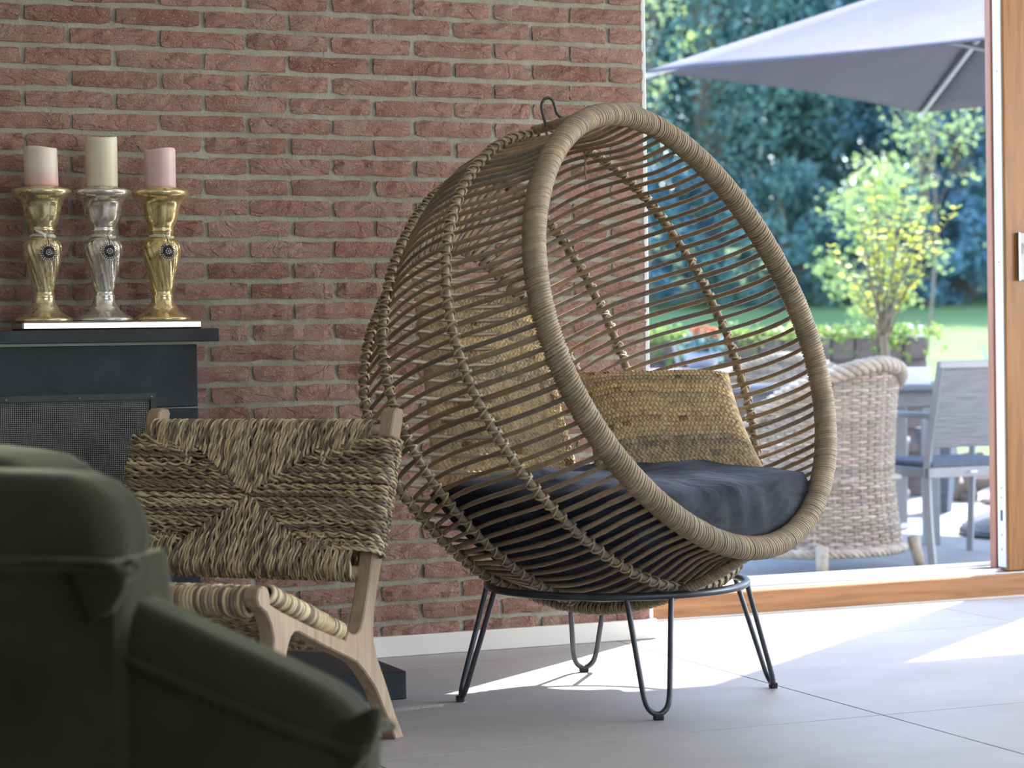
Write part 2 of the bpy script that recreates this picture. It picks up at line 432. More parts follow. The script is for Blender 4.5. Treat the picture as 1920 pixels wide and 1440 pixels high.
def lathe(mb, prof, seg=32, center=(0, 0, 0), mod=None, col=None):
    prof = np.asarray(prof, float); n = len(prof)
    a = np.linspace(0, 2*PI, seg, endpoint=False)
    r = prof[:, 0][:, None]*np.ones(seg)
    if mod is not None: r = mod(r, prof[:, 1][:, None], a[None])
    V = np.stack([r*np.cos(a), r*np.sin(a), prof[:, 1][:, None]*np.ones(seg)], -1)+np.asarray(center)
    i = np.arange(n-1)[:, None]; j = np.arange(seg)[None]; j2 = (j+1) % seg
    F = np.stack([i*seg+j, i*seg+j2, (i+1)*seg+j2, (i+1)*seg+j], -1).reshape(-1, 4)
    fl = [F, np.arange(seg)[::-1][None], (np.arange(seg)+(n-1)*seg)[None]]
    mb.add(V.reshape(-1, 3), fl, col)
    return mb
def box(mb, lo, hi, bev=0.0, col=None):
    lo = np.asarray(lo, float); hi = np.asarray(hi, float)
    if bev <= 0:
        V = np.array([[x, y, z] for x in (lo[0], hi[0]) for y in (lo[1], hi[1]) for z in (lo[2], hi[2])])
        F = np.array([[0, 1, 3, 2], [4, 6, 7, 5], [0, 4, 5, 1], [2, 3, 7, 6], [0, 2, 6, 4], [1, 5, 7, 3]])
        mb.add(V, F, col); return mb
    b = min(bev, 0.49*float((hi-lo).min()))
    V = []; F4 = []; F3 = []
    idx = {}
    for sx in (0, 1):
        for sy in (0, 1):
            for sz in (0, 1):
                c = np.array([(lo, hi)[sx][0], (lo, hi)[sy][1], (lo, hi)[sz][2]]); d = np.array([1-2*sx, 1-2*sy, 1-2*sz])*b
                for k in range(3):
                    p = c+d; p[k] = c[k]; idx[(sx, sy, sz, k)] = len(V); V.append(p)
    S = [(0, 0), (0, 1), (1, 1), (1, 0)]
    def key(ax, s, a, bq):
        t = [0, 0, 0]; o = [i for i in range(3) if i != ax]; t[ax] = s; t[o[0]] = a; t[o[1]] = bq; return tuple(t)
    for ax in range(3):
        for s in (0, 1):
            q = [idx[(*key(ax, s, a, bq), ax)] for a, bq in S]
            F4.append(q if (s == 1) == (ax != 1) else q[::-1])
    for ax in range(3):
        o = [i for i in range(3) if i != ax]
        for a in (0, 1):
            for bq in (0, 1):
                k0 = key(ax, 0, a, bq); k1 = key(ax, 1, a, bq)
                q = [idx[(*k0, o[0])], idx[(*k1, o[0])], idx[(*k1, o[1])], idx[(*k0, o[1])]]
                F4.append(q)
    for sx in (0, 1):
        for sy in (0, 1):
            for sz in (0, 1): F3.append([idx[(sx, sy, sz, k)] for k in range(3)])
    V = np.array(V); cen = (lo+hi)/2
    def fix(fs):
        out = []
        for f in fs:
            p = V[f]; nrm = np.cross(p[1]-p[0], p[2]-p[0])
            out.append(f if nrm@(p.mean(0)-cen) > 0 else f[::-1])
        return np.array(out)
    mb.add(V, [fix(F4), fix(F3)], col)
    return mb
def orient_box(mb, c, ax, ay, az, hx, hy, hz, bev=0.0, col=None):
    t = MB(); box(t, (-hx, -hy, -hz), (hx, hy, hz), bev)
    V = t.v[0]; M = np.stack([ax, ay, az])
    mb.add(V@M+np.asarray(c), [f for f in t.f], col); return mb
def prism(mb, poly, origin, eu, ev, en, depth, bev=0.0):
    # closed 2D outline (u,v) extruded along en by depth
    poly = np.asarray(poly, float); n = len(poly)
    area2 = np.sum(poly[:, 0]*np.roll(poly[:, 1], -1)-np.roll(poly[:, 0], -1)*poly[:, 1])
    if area2 < 0: poly = poly[::-1]
    if bev:
        e = np.roll(poly, -1, 0)-poly; e /= np.linalg.norm(e, axis=1)[:, None]
        nn = np.stack([-e[:, 1], e[:, 0]], -1); m = nn+np.roll(nn, 1, 0); m /= np.linalg.norm(m, axis=1)[:, None]+1e-9
        lay = [(poly+m*bev, 0), (poly, bev), (poly, depth-bev), (poly+m*bev, depth)]
    else: lay = [(poly, 0), (poly, depth)]
    V = np.concatenate([np.asarray(origin)+p[:, :1]*eu+p[:, 1:]*ev+d*np.asarray(en) for p, d in lay])
    k = len(lay); i = np.arange(k-1)[:, None]; j = np.arange(n)[None]; j2 = (j+1) % n
    F = np.stack([i*n+j, i*n+j2, (i+1)*n+j2, (i+1)*n+j], -1).reshape(-1, 4)
    mb.add(V, [F, np.arange(n)[::-1][None], (np.arange(n)+(k-1)*n)[None]])
    return mb
def grid_faces(nu, nv, wrapu=False, flip=False):
    i = np.arange(nu if wrapu else nu-1)[:, None]; j = np.arange(nv-1)[None]; i2 = (i+1) % nu
    F = np.stack([i*nv+j, i2*nv+j, i2*nv+j+1, i*nv+j+1], -1).reshape(-1, 4)
    return F[:, ::-1] if flip else F
def catmull(P, n, closed=False):
    P = np.asarray(P, float); m = len(P)
    if closed: Q = np.concatenate([P[-1:], P, P[:2]]); segs = m
    else: Q = np.concatenate([[2*P[0]-P[1]], P, [2*P[-1]-P[-2]]]); segs = m-1
    t = np.linspace(0, segs, n, endpoint=not closed); k = np.minimum(t.astype(int), segs-1); u = (t-k)[:, None]
    a, b, c, d = Q[k], Q[k+1], Q[k+2], Q[k+3]
    return 0.5*(2*b+(c-a)*u+(2*a-5*b+4*c-d)*u**2+(3*b-3*c+d-a)*u**3)
def vnoise(P, freq, seed=0, oct=2):
    # cheap smooth pseudo-noise from summed sines
    r = np.random.default_rng(seed); out = np.zeros(len(P)); amp = 1.0; tot = 0
    for o in range(oct):
        for k in range(4):
            d = r.normal(size=3); d /= np.linalg.norm(d)
            out += amp*np.sin((P@d)*freq*(0.7+0.6*r.random())*(1.9**o)*2*PI+r.random()*7); tot += amp
        amp *= 0.5
    return out/tot*1.6
# ================================================================== the room
CEIL = 3.1
YD = 0.33            # inner face of the door sill
XL, XR, YF = -5.2, 5.2, -7.6
def struct(name, mb, mat, parent=None, smooth=False):
    return tag(mb.obj(name, mat, parent, smooth), kind='structure')
# --- floor: slab + large tiles with thin joints
floor = struct('floor', box(MB(), (XL, YF, -0.16), (XR, YD, -0.012)), 'grout')
TX, TY, TG = 1.15, 1.14, 0.0018
xs = [x for x in np.arange(-0.105-8*TX, 6, TX)]; ys = [y for y in np.arange(-1.345-8*TY, 2, TY)]
tile_cache = {}
for x in xs:
    for y in ys:
        a, b_ = max(x+TG, XL), min(x+TX-TG, XR); c, d = max(y+TG, YF), min(y+TY-TG, YD)
        if b_-a < 0.02 or d-c < 0.02: continue
        key = (round(b_-a, 3), round(d-c, 3))
        if key not in tile_cache:
            w, h = key
            tile_cache[key] = box(MB(), (-w/2, -h/2, -0.012), (w/2, h/2, 0), 0.0006).mesh('floor_tile', 'floor_tile', False)
        o = link_mesh('floor_tile', tile_cache[key], floor); o.location = ((a+b_)/2, (c+d)/2, 0)
struct('ceiling', box(MB(), (XL, YF, CEIL), (XR, 0.52, CEIL+0.12)), 'ceiling_white')
struct('wall_left', box(MB(), (XL-0.2, YF, 0), (XL, 0.3, CEIL)), 'plaster')
# right wall with a wide window opening, wall behind the camera with a window opening
mb = MB()
for lo, hi in (((XR, YF, 0), (XR+0.2, -4.4, CEIL)), ((XR, -0.8, 0), (XR+0.2, 0.5, CEIL)), ((XR, -4.4, 0), (XR+0.2, -0.8, 0.35)), ((XR, -4.4, 2.5), (XR+0.2, -0.8, CEIL))): box(mb, lo, hi)
struct('wall_right', mb, 'plaster')
mb = MB()
for lo, hi in (((XL, YF-0.2, 0), (-1.3, YF, CEIL)), ((2.5, YF-0.2, 0), (XR, YF, CEIL)), ((-1.3, YF-0.2, 0), (2.5, YF, 0.65)), ((-1.3, YF-0.2, 2.5), (2.5, YF, CEIL))): box(mb, lo, hi)
struct('wall_front', mb, 'plaster')
def window(name, p0, p1, axis):
    w = bpy.data.objects.new(name, None); COL.objects.link(w); w['kind'] = 'structure'
    p0, p1 = np.array(p0), np.array(p1); t = 0.06
    mb = MB()
    o = 1 if axis == 0 else 0
    for s0, s1, zz0, zz1 in ((p0[o], p1[o], p0[2], p0[2]+t), (p0[o], p1[o], p1[2]-t, p1[2]), (p0[o], p0[o]+t, p0[2]+t, p1[2]-t), (p1[o]-t, p1[o], p0[2]+t, p1[2]-t), ((p0[o]+p1[o])/2-t/2, (p0[o]+p1[o])/2+t/2, p0[2]+t, p1[2]-t)):
        lo = [0, 0, zz0]; hi = [0, 0, zz1]
        lo[o], hi[o] = s0, s1; lo[axis], hi[axis] = p0[axis]-0.03, p0[axis]+0.03
        box(mb, lo, hi, 0.004)
    mb.obj('window_frame', 'white_paint', w, False)
    mb = MB(); lo = [0, 0, p0[2]+t]; hi = [0, 0, p1[2]-t]; lo[o], hi[o] = p0[o]+t, p1[o]-t; lo[axis], hi[axis] = p0[axis]-0.003, p0[axis]+0.003
    box(mb, lo, hi); mb.obj('pane', 'pane_glass', w, False)
    return w
window('window_2', (XR+0.1, -4.4, 0.35), (XR+0.1, -0.8, 2.5), 0)
window('window_3', (-1.3, YF-0.1, 0.65), (2.5, YF-0.1, 2.5), 1)

# --- brick wall
HB, LB = 0.052, 0.222
wall_back = struct('wall_back', box(MB(), (XL, 0.006, 0), (-0.004, YD+0.05, CEIL)), 'mortar')
def brick_mesh(L, seed):
    # front face grid with a ragged outline and an uneven, torn surface
    r = np.random.default_rng(seed)
    nx, nz = max(3, int(round(9*L/0.21))), 4
    h = 0.0395
    X, Zc = np.meshgrid(np.linspace(-L/2, L/2, nx), np.linspace(-h/2, h/2, nz), indexing='ij')
    V = np.stack([X, np.zeros_like(X), Zc], -1)
    V[..., 1] = r.normal(0, 0.0016, (nx, nz))-0.0015
    for _ in range(2):
        cx, cz, rad = r.uniform(-L/2, L/2), r.uniform(-h/2, h/2), r.uniform(0.012, 0.03)
        V[..., 1] += r.uniform(-0.003, 0.004)*np.exp(-((X-cx)**2+((Zc-cz)*1.8)**2)/rad**2)
    V[:, 0, 2] += r.normal(0, 0.0012, nx); V[:, -1, 2] += r.normal(0, 0.0012, nx)
    V[0, :, 0] += r.normal(0, 0.0016, nz); V[-1, :, 0] += r.normal(0, 0.0016, nz)
    edge = np.zeros((nx, nz), bool); edge[0] = edge[-1] = True; edge[:, 0] = edge[:, -1] = True
    V[edge, 1] += 0.0032
    V[..., 1] = np.minimum(V[..., 1], np.where(edge, 0.0046, 0.0025))
    for i, j in ((0, 0), (0, -1), (-1, 0), (-1, -1)): V[i, j, 0] *= 0.985; V[i, j, 2] *= 0.93
    F = grid_faces(nx, nz)
    loop = [(i, 0) for i in range(nx)]+[(nx-1, j) for j in range(1, nz)]+[(i, nz-1) for i in range(nx-2, -1, -1)]+[(0, j) for j in range(nz-2, 0, -1)]
    li = np.array([i*nz+j for i, j in loop]); k = len(li)
    B = V.reshape(-1, 3)[li].copy(); B[:, 1] = 0.018
    allv = np.concatenate([V.reshape(-1, 3), B]); n0 = nx*nz
    S = np.array([[li[q], n0+q, n0+(q+1) % k, li[(q+1) % k]] for q in range(k)])
    return MB().add(allv, [F, S])
NV = 16
variants = [brick_mesh(0.2105, 100+i) for i in range(NV)]
vmesh = [m.mesh('brick', 'brick', False) for m in variants]
rest = MB()
ZROW = 1.6208; XJ = -1.65717
short_cache = {}
for j in range(-29, 32):
    zc = ZROW-j*HB
    if zc > CEIL-0.02 or zc < 0: continue
    off = 0 if j % 2 == 0 else 0.5
    n = -17
    while True:
        x0 = XJ+(n+off)*LB+0.0055; x1 = x0+LB-0.011
        n += 1
        if x0 < XL: continue
        if x0 > -0.03: break
        short = x1 > 0.005
        if short: x1 = -0.002
        if -0.012 < x1: x1 = -0.002
        jx, jz = rng.normal(0, 0.0016), rng.normal(0, 0.0009)
        inview = x1 > -1.84 and zc < 1.735 and not (x1 < -1.33 and zc < 0.79) and zc > 0.03
        v = int(rng.integers(NV))
        L = x1-x0
        if abs(L-0.2105) > 0.004:
            k = (round(L, 3), v % 3)
            if k not in short_cache:
                sm = brick_mesh(L, 300+v); short_cache[k] = (sm, sm.mesh('brick', 'brick', False))
            sm, me = short_cache[k]
        else: sm, me = variants[v], vmesh[v]
        c = np.array([(x0+x1)/2+jx*(L > 0.2), 0.0, zc+jz])
        if inview:
            o = link_mesh('brick', me, wall_back); o.location = c; o.rotation_euler = (0, rng.normal(0, 0.004), 0)
        elif zc > 0.01: rest.add(np.concatenate(sm.v)+c, [f for f in sm.f])
tag(rest.obj('brick_rest', 'brick', wall_back, False), kind='stuff')
# baseboard and the thin white profile on the wall end
struct('baseboard_back', box(MB(), (-1.0, -0.015, 0.0005), (0.012, 0.006, 0.0535), 0.002), 'white_paint')
struct('baseboard_left', box(MB(), (XL, YF, 0.0005), (XL+0.015, 0.0, 0.0535), 0.002), 'white_paint')
struct('trim_2', box(MB(), (-0.004, 0.004, 0.054), (0.010, YD+0.05, CEIL), 0.002), 'white_metal')

# --- door: sill with tracks, sliding leaf, fixed glazing, head
sill = struct('trim_1', box(MB(), (0.012, YD, 0), (XR, 0.46, 0.0685), 0.003), 'sill_wood')
mb = MB()
box(mb, (0.012, YD+0.035, 0.0685), (XR, 0.585, 0.0715))
for y in (0.395, 0.455, 0.52, 0.575): box(mb, (0.012, y, 0.0715), (XR, y+0.007, 0.0815), 0.001)
mb.obj('track', 'aluminium', sill, False)
box(mb2 := MB(), (0.012, YD-0.008, -0.004), (XR, YD+0.004, 0.004)); mb2.obj('sealant', 'light_grout', sill, False)
struct('wall_head', box(MB(), (0.0, YD, 2.95), (XR, 0.50, CEIL)), 'plaster')
door = bpy.data.objects.new('door_1', None); COL.objects.link(door); door['kind'] = 'structure'
DX, DY = 1.405, 0.365
box(mb := MB(), (DX, DY, 0.074), (DX+0.135, DY+0.075, 2.93), 0.003); mb.obj('stile', 'door_wood', door, False)
box(mb := MB(), (DX+0.135, DY+0.004, 0.074), (3.2, DY+0.07, 0.20), 0.003); mb.obj('bottom_rail', 'door_wood', door, False)
box(mb := MB(), (DX+0.135, DY+0.004, 2.84), (3.2, DY+0.07, 2.93), 0.003); mb.obj('top_rail', 'door_wood', door, False)
box(mb := MB(), (3.2, DY, 0.074), (3.335, DY+0.075, 2.93), 0.003); mb.obj('stile', 'door_wood', door, False)
box(mb := MB(), (DX+0.135, DY+0.03, 0.20), (3.2, DY+0.045, 2.84)); mb.obj('pane', 'pane_glass', door, False)
box(mb := MB(), (DX-0.004, DY+0.008, 0.085), (DX+0.002, DY+0.050, 2.92), 0.001); es = mb.obj('edge_strip', 'white_metal', door, False)
box(mb := MB(), (DX-0.008, DY+0.054, 0.078), (DX+0.01, DY+0.088, 2.92), 0.003); mb.obj('weather_strip', 'red_wood', door, False)
for z in (0.14, 0.185, 0.30, 0.33, 1.03, 1.62, 2.2):
    lathe(mb := MB(), [(0.0035, -0.0012), (0.0035, 0.0006), (0.002, 0.0012)], 10)
    V = mb.v[0]; mb.v[0] = np.stack([-V[:, 2], V[:, 0], V[:, 1]], -1)+np.array([DX-0.0042, DY+0.028, z])
    mb.obj('screw', 'steel_plate', es)
box(mb := MB(), (DX-0.0055, DY+0.022, 0.228), (DX-0.0035, DY+0.034, 0.262), 0.002); mb.obj('latch_slot', 'dark_steel', es, False)
lk = box(MB(), (DX+0.042, DY-0.012, 0.972), (DX+0.122, DY-0.0005, 1.120), 0.002).obj('lock_plate', 'steel_plate', door, False)
box(mb := MB(), (DX+0.042, DY-0.0135, 0.972), (DX+0.0475, DY-0.0119, 1.120), 0.0005); mb.obj('plate_edge', 'aluminium', lk, False)
mb = MB()
for lo, hi in (((0.052, 1.058), (0.0545, 1.084)), ((0.052, 1.084), (0.10, 1.0865)), ((0.052, 1.0555), (0.10, 1.058)), ((0.0975, 1.058), (0.10, 1.084))): box(mb, (DX+lo[0], DY-0.0128, lo[1]), (DX+hi[0], DY-0.0119, hi[1]))
prism(mb, [(0.058, 1.082), (0.070, 1.082), (0.068, 1.062), (0.062, 1.060)], (DX, DY-0.0128, 0), np.array([1., 0, 0]), np.array([0, 0, 1.]), np.array([0, 1., 0]), 0.0008)
mb.obj('lock_mark', 'dark_steel', lk, False)
# fixed post and pane further along
w1 = bpy.data.objects.new('window_1', None); COL.objects.link(w1); w1['kind'] = 'structure'
mb = MB()
box(mb, (1.56, 0.475, 0.0816), (1.90, 0.565, 2.95), 0.003); box(mb, (4.9, 0.475, 0.0816), (5.1, 0.565, 2.95), 0.003)
box(mb, (1.90, 0.475, 0.0816), (4.9, 0.565, 0.14)); box(mb, (1.90, 0.475, 2.88), (4.9, 0.565, 2.95))
mb.obj('window_frame', 'door_wood', w1, False)
box(mb := MB(), (1.90, 0.51, 0.14), (4.9, 0.522, 2.88)); mb.obj('pane', 'pane_glass', w1, False)

# ================================================================== fireplace
BX, BYF = -1.2865, -0.18
fp = thing('fireplace', 'dark slate fireplace surround with a wide mantel against the brick wall', 'fireplace', (-2.0, -0.09, 0))
BL = -2.75
# surround built of slabs: lintel, right and left jambs in courses
def slab(name, lo, hi, bev=0.002): return box(MB(), lo, hi, bev).obj(name, 'slate', fp, False)
slab('mantel_shelf', (BL-0.05, -0.228, 0.8195), (-1.2445, 0.004, 0.8505), 0.0015)
slab('lintel_slab', (BL, BYF, 0.6635), (BX, 0.004, 0.8135))
for x0, x1 in ((BX-0.115, BX), (BL, BL+0.115)):
    z0 = 0.072
    for z1 in (0.27, 0.4665, 0.6605):
        slab('jamb_slab', (x0, BYF, z0), (x1, 0.004, z1)); z0 = z1+0.003
    box(mb := MB(), (x0+0.003, BYF+0.002, 0.072), (x1-0.003, 0.0, 0.662)); mb.obj('joint_mortar', 'light_grout', fp, False)
box(mb := MB(), (BL+0.01, BYF+0.0015, 0.8125), (BX-0.0, 0.0, 0.82)); mb.obj('joint_mortar', 'light_grout', fp, False)
box(mb := MB(), (BL+0.11, -0.02, 0.072), (BX-0.11, 0.0, 0.664)); mb.obj('firebox_back', 'soot', fp, False)
slab('hearth_slab', (BL-0.1, -0.668, 0.0005), (-0.9395, -0.002 if False else -0.0155, 0.0640), 0.002)
# fire screen
SY = -0.205
sc = thing('fire_screen', 'woven wire mesh fire screen in a riveted dark frame before the fireplace', 'fire screen', (-1.95, SY, 0.064))
SX0, SX1, SZ0, SZ1 = -2.52, -1.396, 0.066, 0.700
mb = MB()
for lo, hi in (((SX0, SZ1-0.0175), (SX1, SZ1)), ((SX0, SZ0), (SX1, SZ0+0.0175)), ((SX0, SZ0+0.0175), (SX0+0.0145, SZ1-0.0175)), ((SX1-0.0145, SZ0+0.0175), (SX1, SZ1-0.0175))):
    box(mb, (lo[0], SY-0.006, lo[1]), (hi[0], SY+0.002, hi[1]), 0.001)
mb.obj('frame', 'screen_frame', sc, False)
mb = MB()
P0 = 0.0046
xsr = np.arange(SX0+0.012, SX1-0.010, P0); zsr = np.arange(SZ0+0.012, SZ1-0.012, P0)
# wires: plain weave, each a 4-sided strip that goes over and under
keep_x = xsr[xsr > -1.85]; keep_z = zsr[zsr > 0.45]
for k, x in enumerate(keep_x):
    zz = np.arange(0.45, SZ1-0.012, P0); y = SY+0.004+0.0008*np.where((np.arange(len(zz))+k) % 2 == 0, 1, -1)
    tube(mb, np.stack([np.full_like(zz, x), y, zz], -1), 0.00085, 4, cap=False)
for k, z in enumerate(keep_z):
    xx = np.arange(-1.85, SX1-0.010, P0); y = SY+0.004-0.0008*np.where((np.arange(len(xx))+k) % 2 == 0, 1, -1)
    tube(mb, np.stack([xx, y, np.full_like(xx, z)], -1), 0.00085, 4, cap=False)
for x in xsr[xsr <= -1.85][::2]: tube(mb, np.array([[x, SY+0.004, SZ0+0.01], [x, SY+0.004, SZ1-0.01]]), 0.0009, 4, cap=False)
for z in zsr[zsr <= 0.45][::2]: tube(mb, np.array([[SX0+0.01, SY+0.004, z], [SX1-0.01, SY+0.004, z]]), 0.0009, 4, cap=False)
tag(mb.obj('wire_mesh', 'screen_wire', sc, True), kind='stuff')
for px in (10, 148, 283):
    p = ony(px, {10: 751, 148: 747, 283: 744}[px], SY-0.006)
    lathe(mb := MB(), [(0.0042, 0), (0.004, 0.0016), (0.0024, 0.003), (0.0005, 0.0036)], 12)
    V = mb.v[0]; mb.v[0] = np.stack([V[:, 0], -V[:, 2], V[:, 1]], -1)+p
    mb.obj('rivet', 'steel_plate', sc)

# ================================================================== tray, candlesticks, candles
ty0, ty1 = -0.200, -0.045
tray = box(MB(), (-1.7055, ty0, 0.8512), (-1.278, ty1, 0.8705), 0.0035).obj('tray', 'silver_tray', None, True)
for pz in tray.data.polygons: pz.use_smooth = False
tag(tray, 'flat polished silver tray carrying the three candlesticks on the mantel', 'tray')
ZT = 0.8707
prof = [(0.0, 0), (0.0670, 0), (0.0688, 0.004), (0.0678, 0.008), (0.062, 0.012), (0.055, 0.016), (0.046, 0.021), (0.040, 0.027), (0.036, 0.032), (0.034, 0.036), (0.030, 0.042), (0.0265, 0.050), (0.0255, 0.058), (0.0262, 0.064), (0.0245, 0.068),
        (0.0235, 0.072), (0.0255, 0.080), (0.0278, 0.092), (0.031, 0.108), (0.035, 0.124), (0.0395, 0.140), (0.0435, 0.155), (0.0465, 0.168), (0.0478, 0.180), (0.0470, 0.190), (0.042, 0.200), (0.034, 0.206), (0.0275, 0.210),
        (0.0265, 0.215), (0.0285, 0.222), (0.031, 0.228), (0.029, 0.233), (0.032, 0.240), (0.0375, 0.250), (0.041, 0.262), (0.0435, 0.275), (0.0455, 0.286), (0.049, 0.297), (0.056, 0.305), (0.064, 0.311), (0.0685, 0.3165), (0.0700, 0.322), (0.0685, 0.327), (0.063, 0.3305), (0.052, 0.332), (0.043, 0.333), (0.042, 0.3355), (0.0, 0.336)]
prof = [(a, b*0.955) for a, b in prof]
pr = np.array(prof)
tt_ = np.linspace(0, len(pr)-1, 130); pr = np.stack([np.interp(tt_, np.arange(len(pr)), pr[:, 0]), np.interp(tt_, np.arange(len(pr)), pr[:, 1])], -1)
def flute(r, z, a):
    z = z/0.955
    k = np.clip((z-0.070)/0.015, 0, 1)*np.clip((0.207-z)/0.012, 0, 1)
    tw = (z-0.07)*6.0
    return r*(1-0.075*k*(1-np.abs(np.sin(9*(a+tw)))))
cs_specs = [(81, 598, 'mercury_gold', 'candle_blush', 0.0395, 0.091, 'pale gold', 'faded blush pink and cream', 0.02), (194, 597, 'mercury_silver', 'candle_cream', 0.0375, 0.118, 'silvery', 'tall cream', 0.0), (303, 596, 'mercury_amber', 'candle_pink', 0.0375, 0.093, 'deep gold', 'rose pink', 0.0)]
for i, (px, py, mm, cm, cr, ch, cname, candn, lean) in enumerate(cs_specs):
    b0 = ony(px+2, py, -0.122); b0[2] = ZT
    t = thing('candlestick', f'{cname} mercury glass candlestick with a round brooch, ' + ['holding the blush candle', 'holding the tallest candle', 'holding the rose pink candle'][i], 'candlestick', b0, 'mercury glass candlesticks on the mantel')
    lathe(MB(), pr, 72, b0, flute).obj('glass_body', mm, t)
    # ribbon round the neck with a bow
    a = np.linspace(0, 2*PI, 28, endpoint=False)
    mb = MB()
    for z in (0.2012, 0.2042):
        tube(mb, np.stack([b0[0]+0.0292*np.cos(a), b0[1]+0.0292*np.sin(a), b0[2]+z+0.002*np.sin(a*2)], -1), 0.0016, 6, True, flat=1.0)
    fd = -H_F*0.9+H_R*0.45; fd /= np.linalg.norm(fd); sd_ = np.cross(np.array([0, 0, 1.]), fd)
    k0 = b0+fd*0.031+np.array([0, 0, 0.2035])
    if i == 0:
        tube(mb, [k0, k0-sd_*0.012+[0, 0, 0.006], k0-sd_*0.024+[0, 0, 0.012]], [0.003, 0.0036, 0.003], 6, flat=0.4)
        tube(mb, [k0, k0+sd_*0.010+[0, 0, -0.001], k0+sd_*0.020+[0, 0, -0.001]], [0.003, 0.0042, 0.0036], 6, flat=0.4)
        tube(mb, [k0-sd_*0.01+[0, 0, 0.005], k0+sd_*0.004+[0, 0, -0.012]], [0.0032, 0.002], 6, flat=0.4)
    else:
        tube(mb, [k0, k0+sd_*0.006+[0, 0, 0.006], k0+sd_*0.010+[0, 0, 0.012]], 0.0014, 6)
        tube(mb, [k0, k0-sd_*0.008+[0, 0, 0.004]], 0.0014, 6)
    mb.obj('ribbon', 'ribbon', t)
    # sunburst brooch hanging on the front
    c = b0+fd*0.0515+np.array([0, 0, 0.166-0.003*(i == 0)])
    ex, ez, en = sd_, np.array([0, 0, 1.]), fd
    mb = MB()
    lathe(mb, [(0.0, -0.002), (0.0135, -0.002), (0.0140, -0.0005), (0.0135, 0.0008), (0.0, 0.0008)], 20)
    mb.v[0] = c+mb.v[0][:, :1]*ex+mb.v[0][:, 1:2]*ez+mb.v[0][:, 2:3]*en
    tube(mb, [c+ez*0.016, c+ez*0.026, c+ez*0.036-en*0.012], 0.0013, 6)
    for k in range(24):
        aa = 2*PI*k/24; dr = ex*math.cos(aa)+ez*math.sin(aa)
        tube(mb, [c+dr*0.012, c+dr*0.0205], [0.0013, 0.0009], 5)
    pend = mb.obj('brooch', 'pewter', t)
    mb = MB()
    for ring, nn, rr in ((0.0208, 24, 0.0017), (0.0158, 18, 0.0014), (0.0058, 8, 0.0016), (0.0, 1, 0.0022)):
        for k in range(nn):
            aa = 2*PI*(k+0.5)/nn; p = c+ex*math.cos(aa)*ring+ez*math.sin(aa)*ring+en*0.002
            lathe(q := MB(), [(0.0, -rr), (rr*0.8, -rr*0.6), (rr, 0), (rr*0.7, rr*0.7), (0.0, rr)], 6); mb.add(q.v[0]+p, q.f)
    tag(mb.obj('rhinestones', 'crystal', pend), kind='stuff')
    cb = b0+np.array([0, 0, 0.3211])
    cpf = [(0, 0), (cr*0.97, 0), (cr, 0.003), (cr, ch-0.004), (cr*0.96, ch), (cr*0.6, ch-0.004), (0, ch-0.007)]
    cp = np.array(cpf); tq = np.linspace(0, 6, 60); cp = np.stack([np.interp(tq, np.arange(7), cp[:, 0]), np.interp(tq, np.arange(7), cp[:, 1])], -1)
    mbc = lathe(MB(), cp, 40)
    V = mbc.v[0]; top = np.clip((V[:, 2]-ch*0.6)/(ch*0.4), 0, 1)
    V[:, 2] += 0.0022*top*np.sin(2*np.arctan2(V[:, 1], V[:, 0])+i*1.7); V[:, 0] -= lean*V[:, 2]*1.2
    cd = mbc.obj('candle', cm, None, loc=cb)
    tag(cd, f'{candn} pillar candle standing on the {cname} candlestick', 'candle', 'pillar candles on the mantel')
    wk = tube(MB(), [(0, 0, ch-0.009), (0.001, 0.0005, ch-0.004), (0.003, 0.001, ch-0.001)], 0.0009, 6).obj('wick', 'soot', cd, loc=(0, 0, 0))
# ================================================================== egg chair
EP = [-0.42912, -1.07671, 0.837, 0.83408, 0.38075, -0.02147, 0.4505, 0.50917, 0.0, 0.0, 0.48934, 0.55246, 0.22514, 0.02288, 0.42597, 0.52729, 0.49958, 0.05412, 0.39656, 0.41659, 0.61341, 0.03975,
      0.0, 0.0, 0.0, -0.03429, 0.03315, 0.00591, -0.00439, 0.01262, 0.01071, -0.00086, 0.10447, 0.00346, -0.00816, 0.00657, -0.0035, -0.04541, 0.24307, 0.00168, -0.00584, 0.01874, -0.02237, -0.09153, 0.01115, 0.03874]
Zv = np.array([0, 0, 1.])
_nh = H_R*math.sin(EP[3])-H_F*math.cos(EP[3])
EN = _nh*math.cos(EP[4])+Zv*math.sin(EP[4]); _t = Zv*math.cos(EP[4])-_nh*math.sin(EP[4]); _s = np.cross(_t, EN)
ES = _s*math.cos(EP[5])+_t*math.sin(EP[5]); ET = _t*math.cos(EP[5])-_s*math.sin(EP[5])
def hoop(i, psi):
    psi = np.asarray(psi, float)
    a, b, d, tau = EP[6+4*i:10+4*i]; sg, ts, tt, e, e2, c4 = EP[22+6*i:28+6*i]
    c = np.array(EP[:3])-d*EN+tau*ET+sg*ES
    cs, sn = np.cos(psi), np.sin(psi); k = 1+c4*np.cos(4*psi)
    return c+(a*cs*(1+e*sn)*k)[..., None]*ES+(b*sn*(1+e2*cs)*k)[..., None]*ET-(ts*cs+tt*sn)[..., None]*EN
EU = np.array([0, 0.36, 0.80, 1.0])
def lag(u):
    return np.stack([np.prod([(u-EU[m])/(EU[k]-EU[m]) for m in range(4) if m != k], axis=0) for k in range(4)], -1)
def egg_surface(psi, u):       # psi (N,), u (N,)
    Hs = np.stack([hoop(i, psi) for i in range(4)], -2)
    return (lag(np.asarray(u))[..., None]*Hs).sum(-2)
HT = []
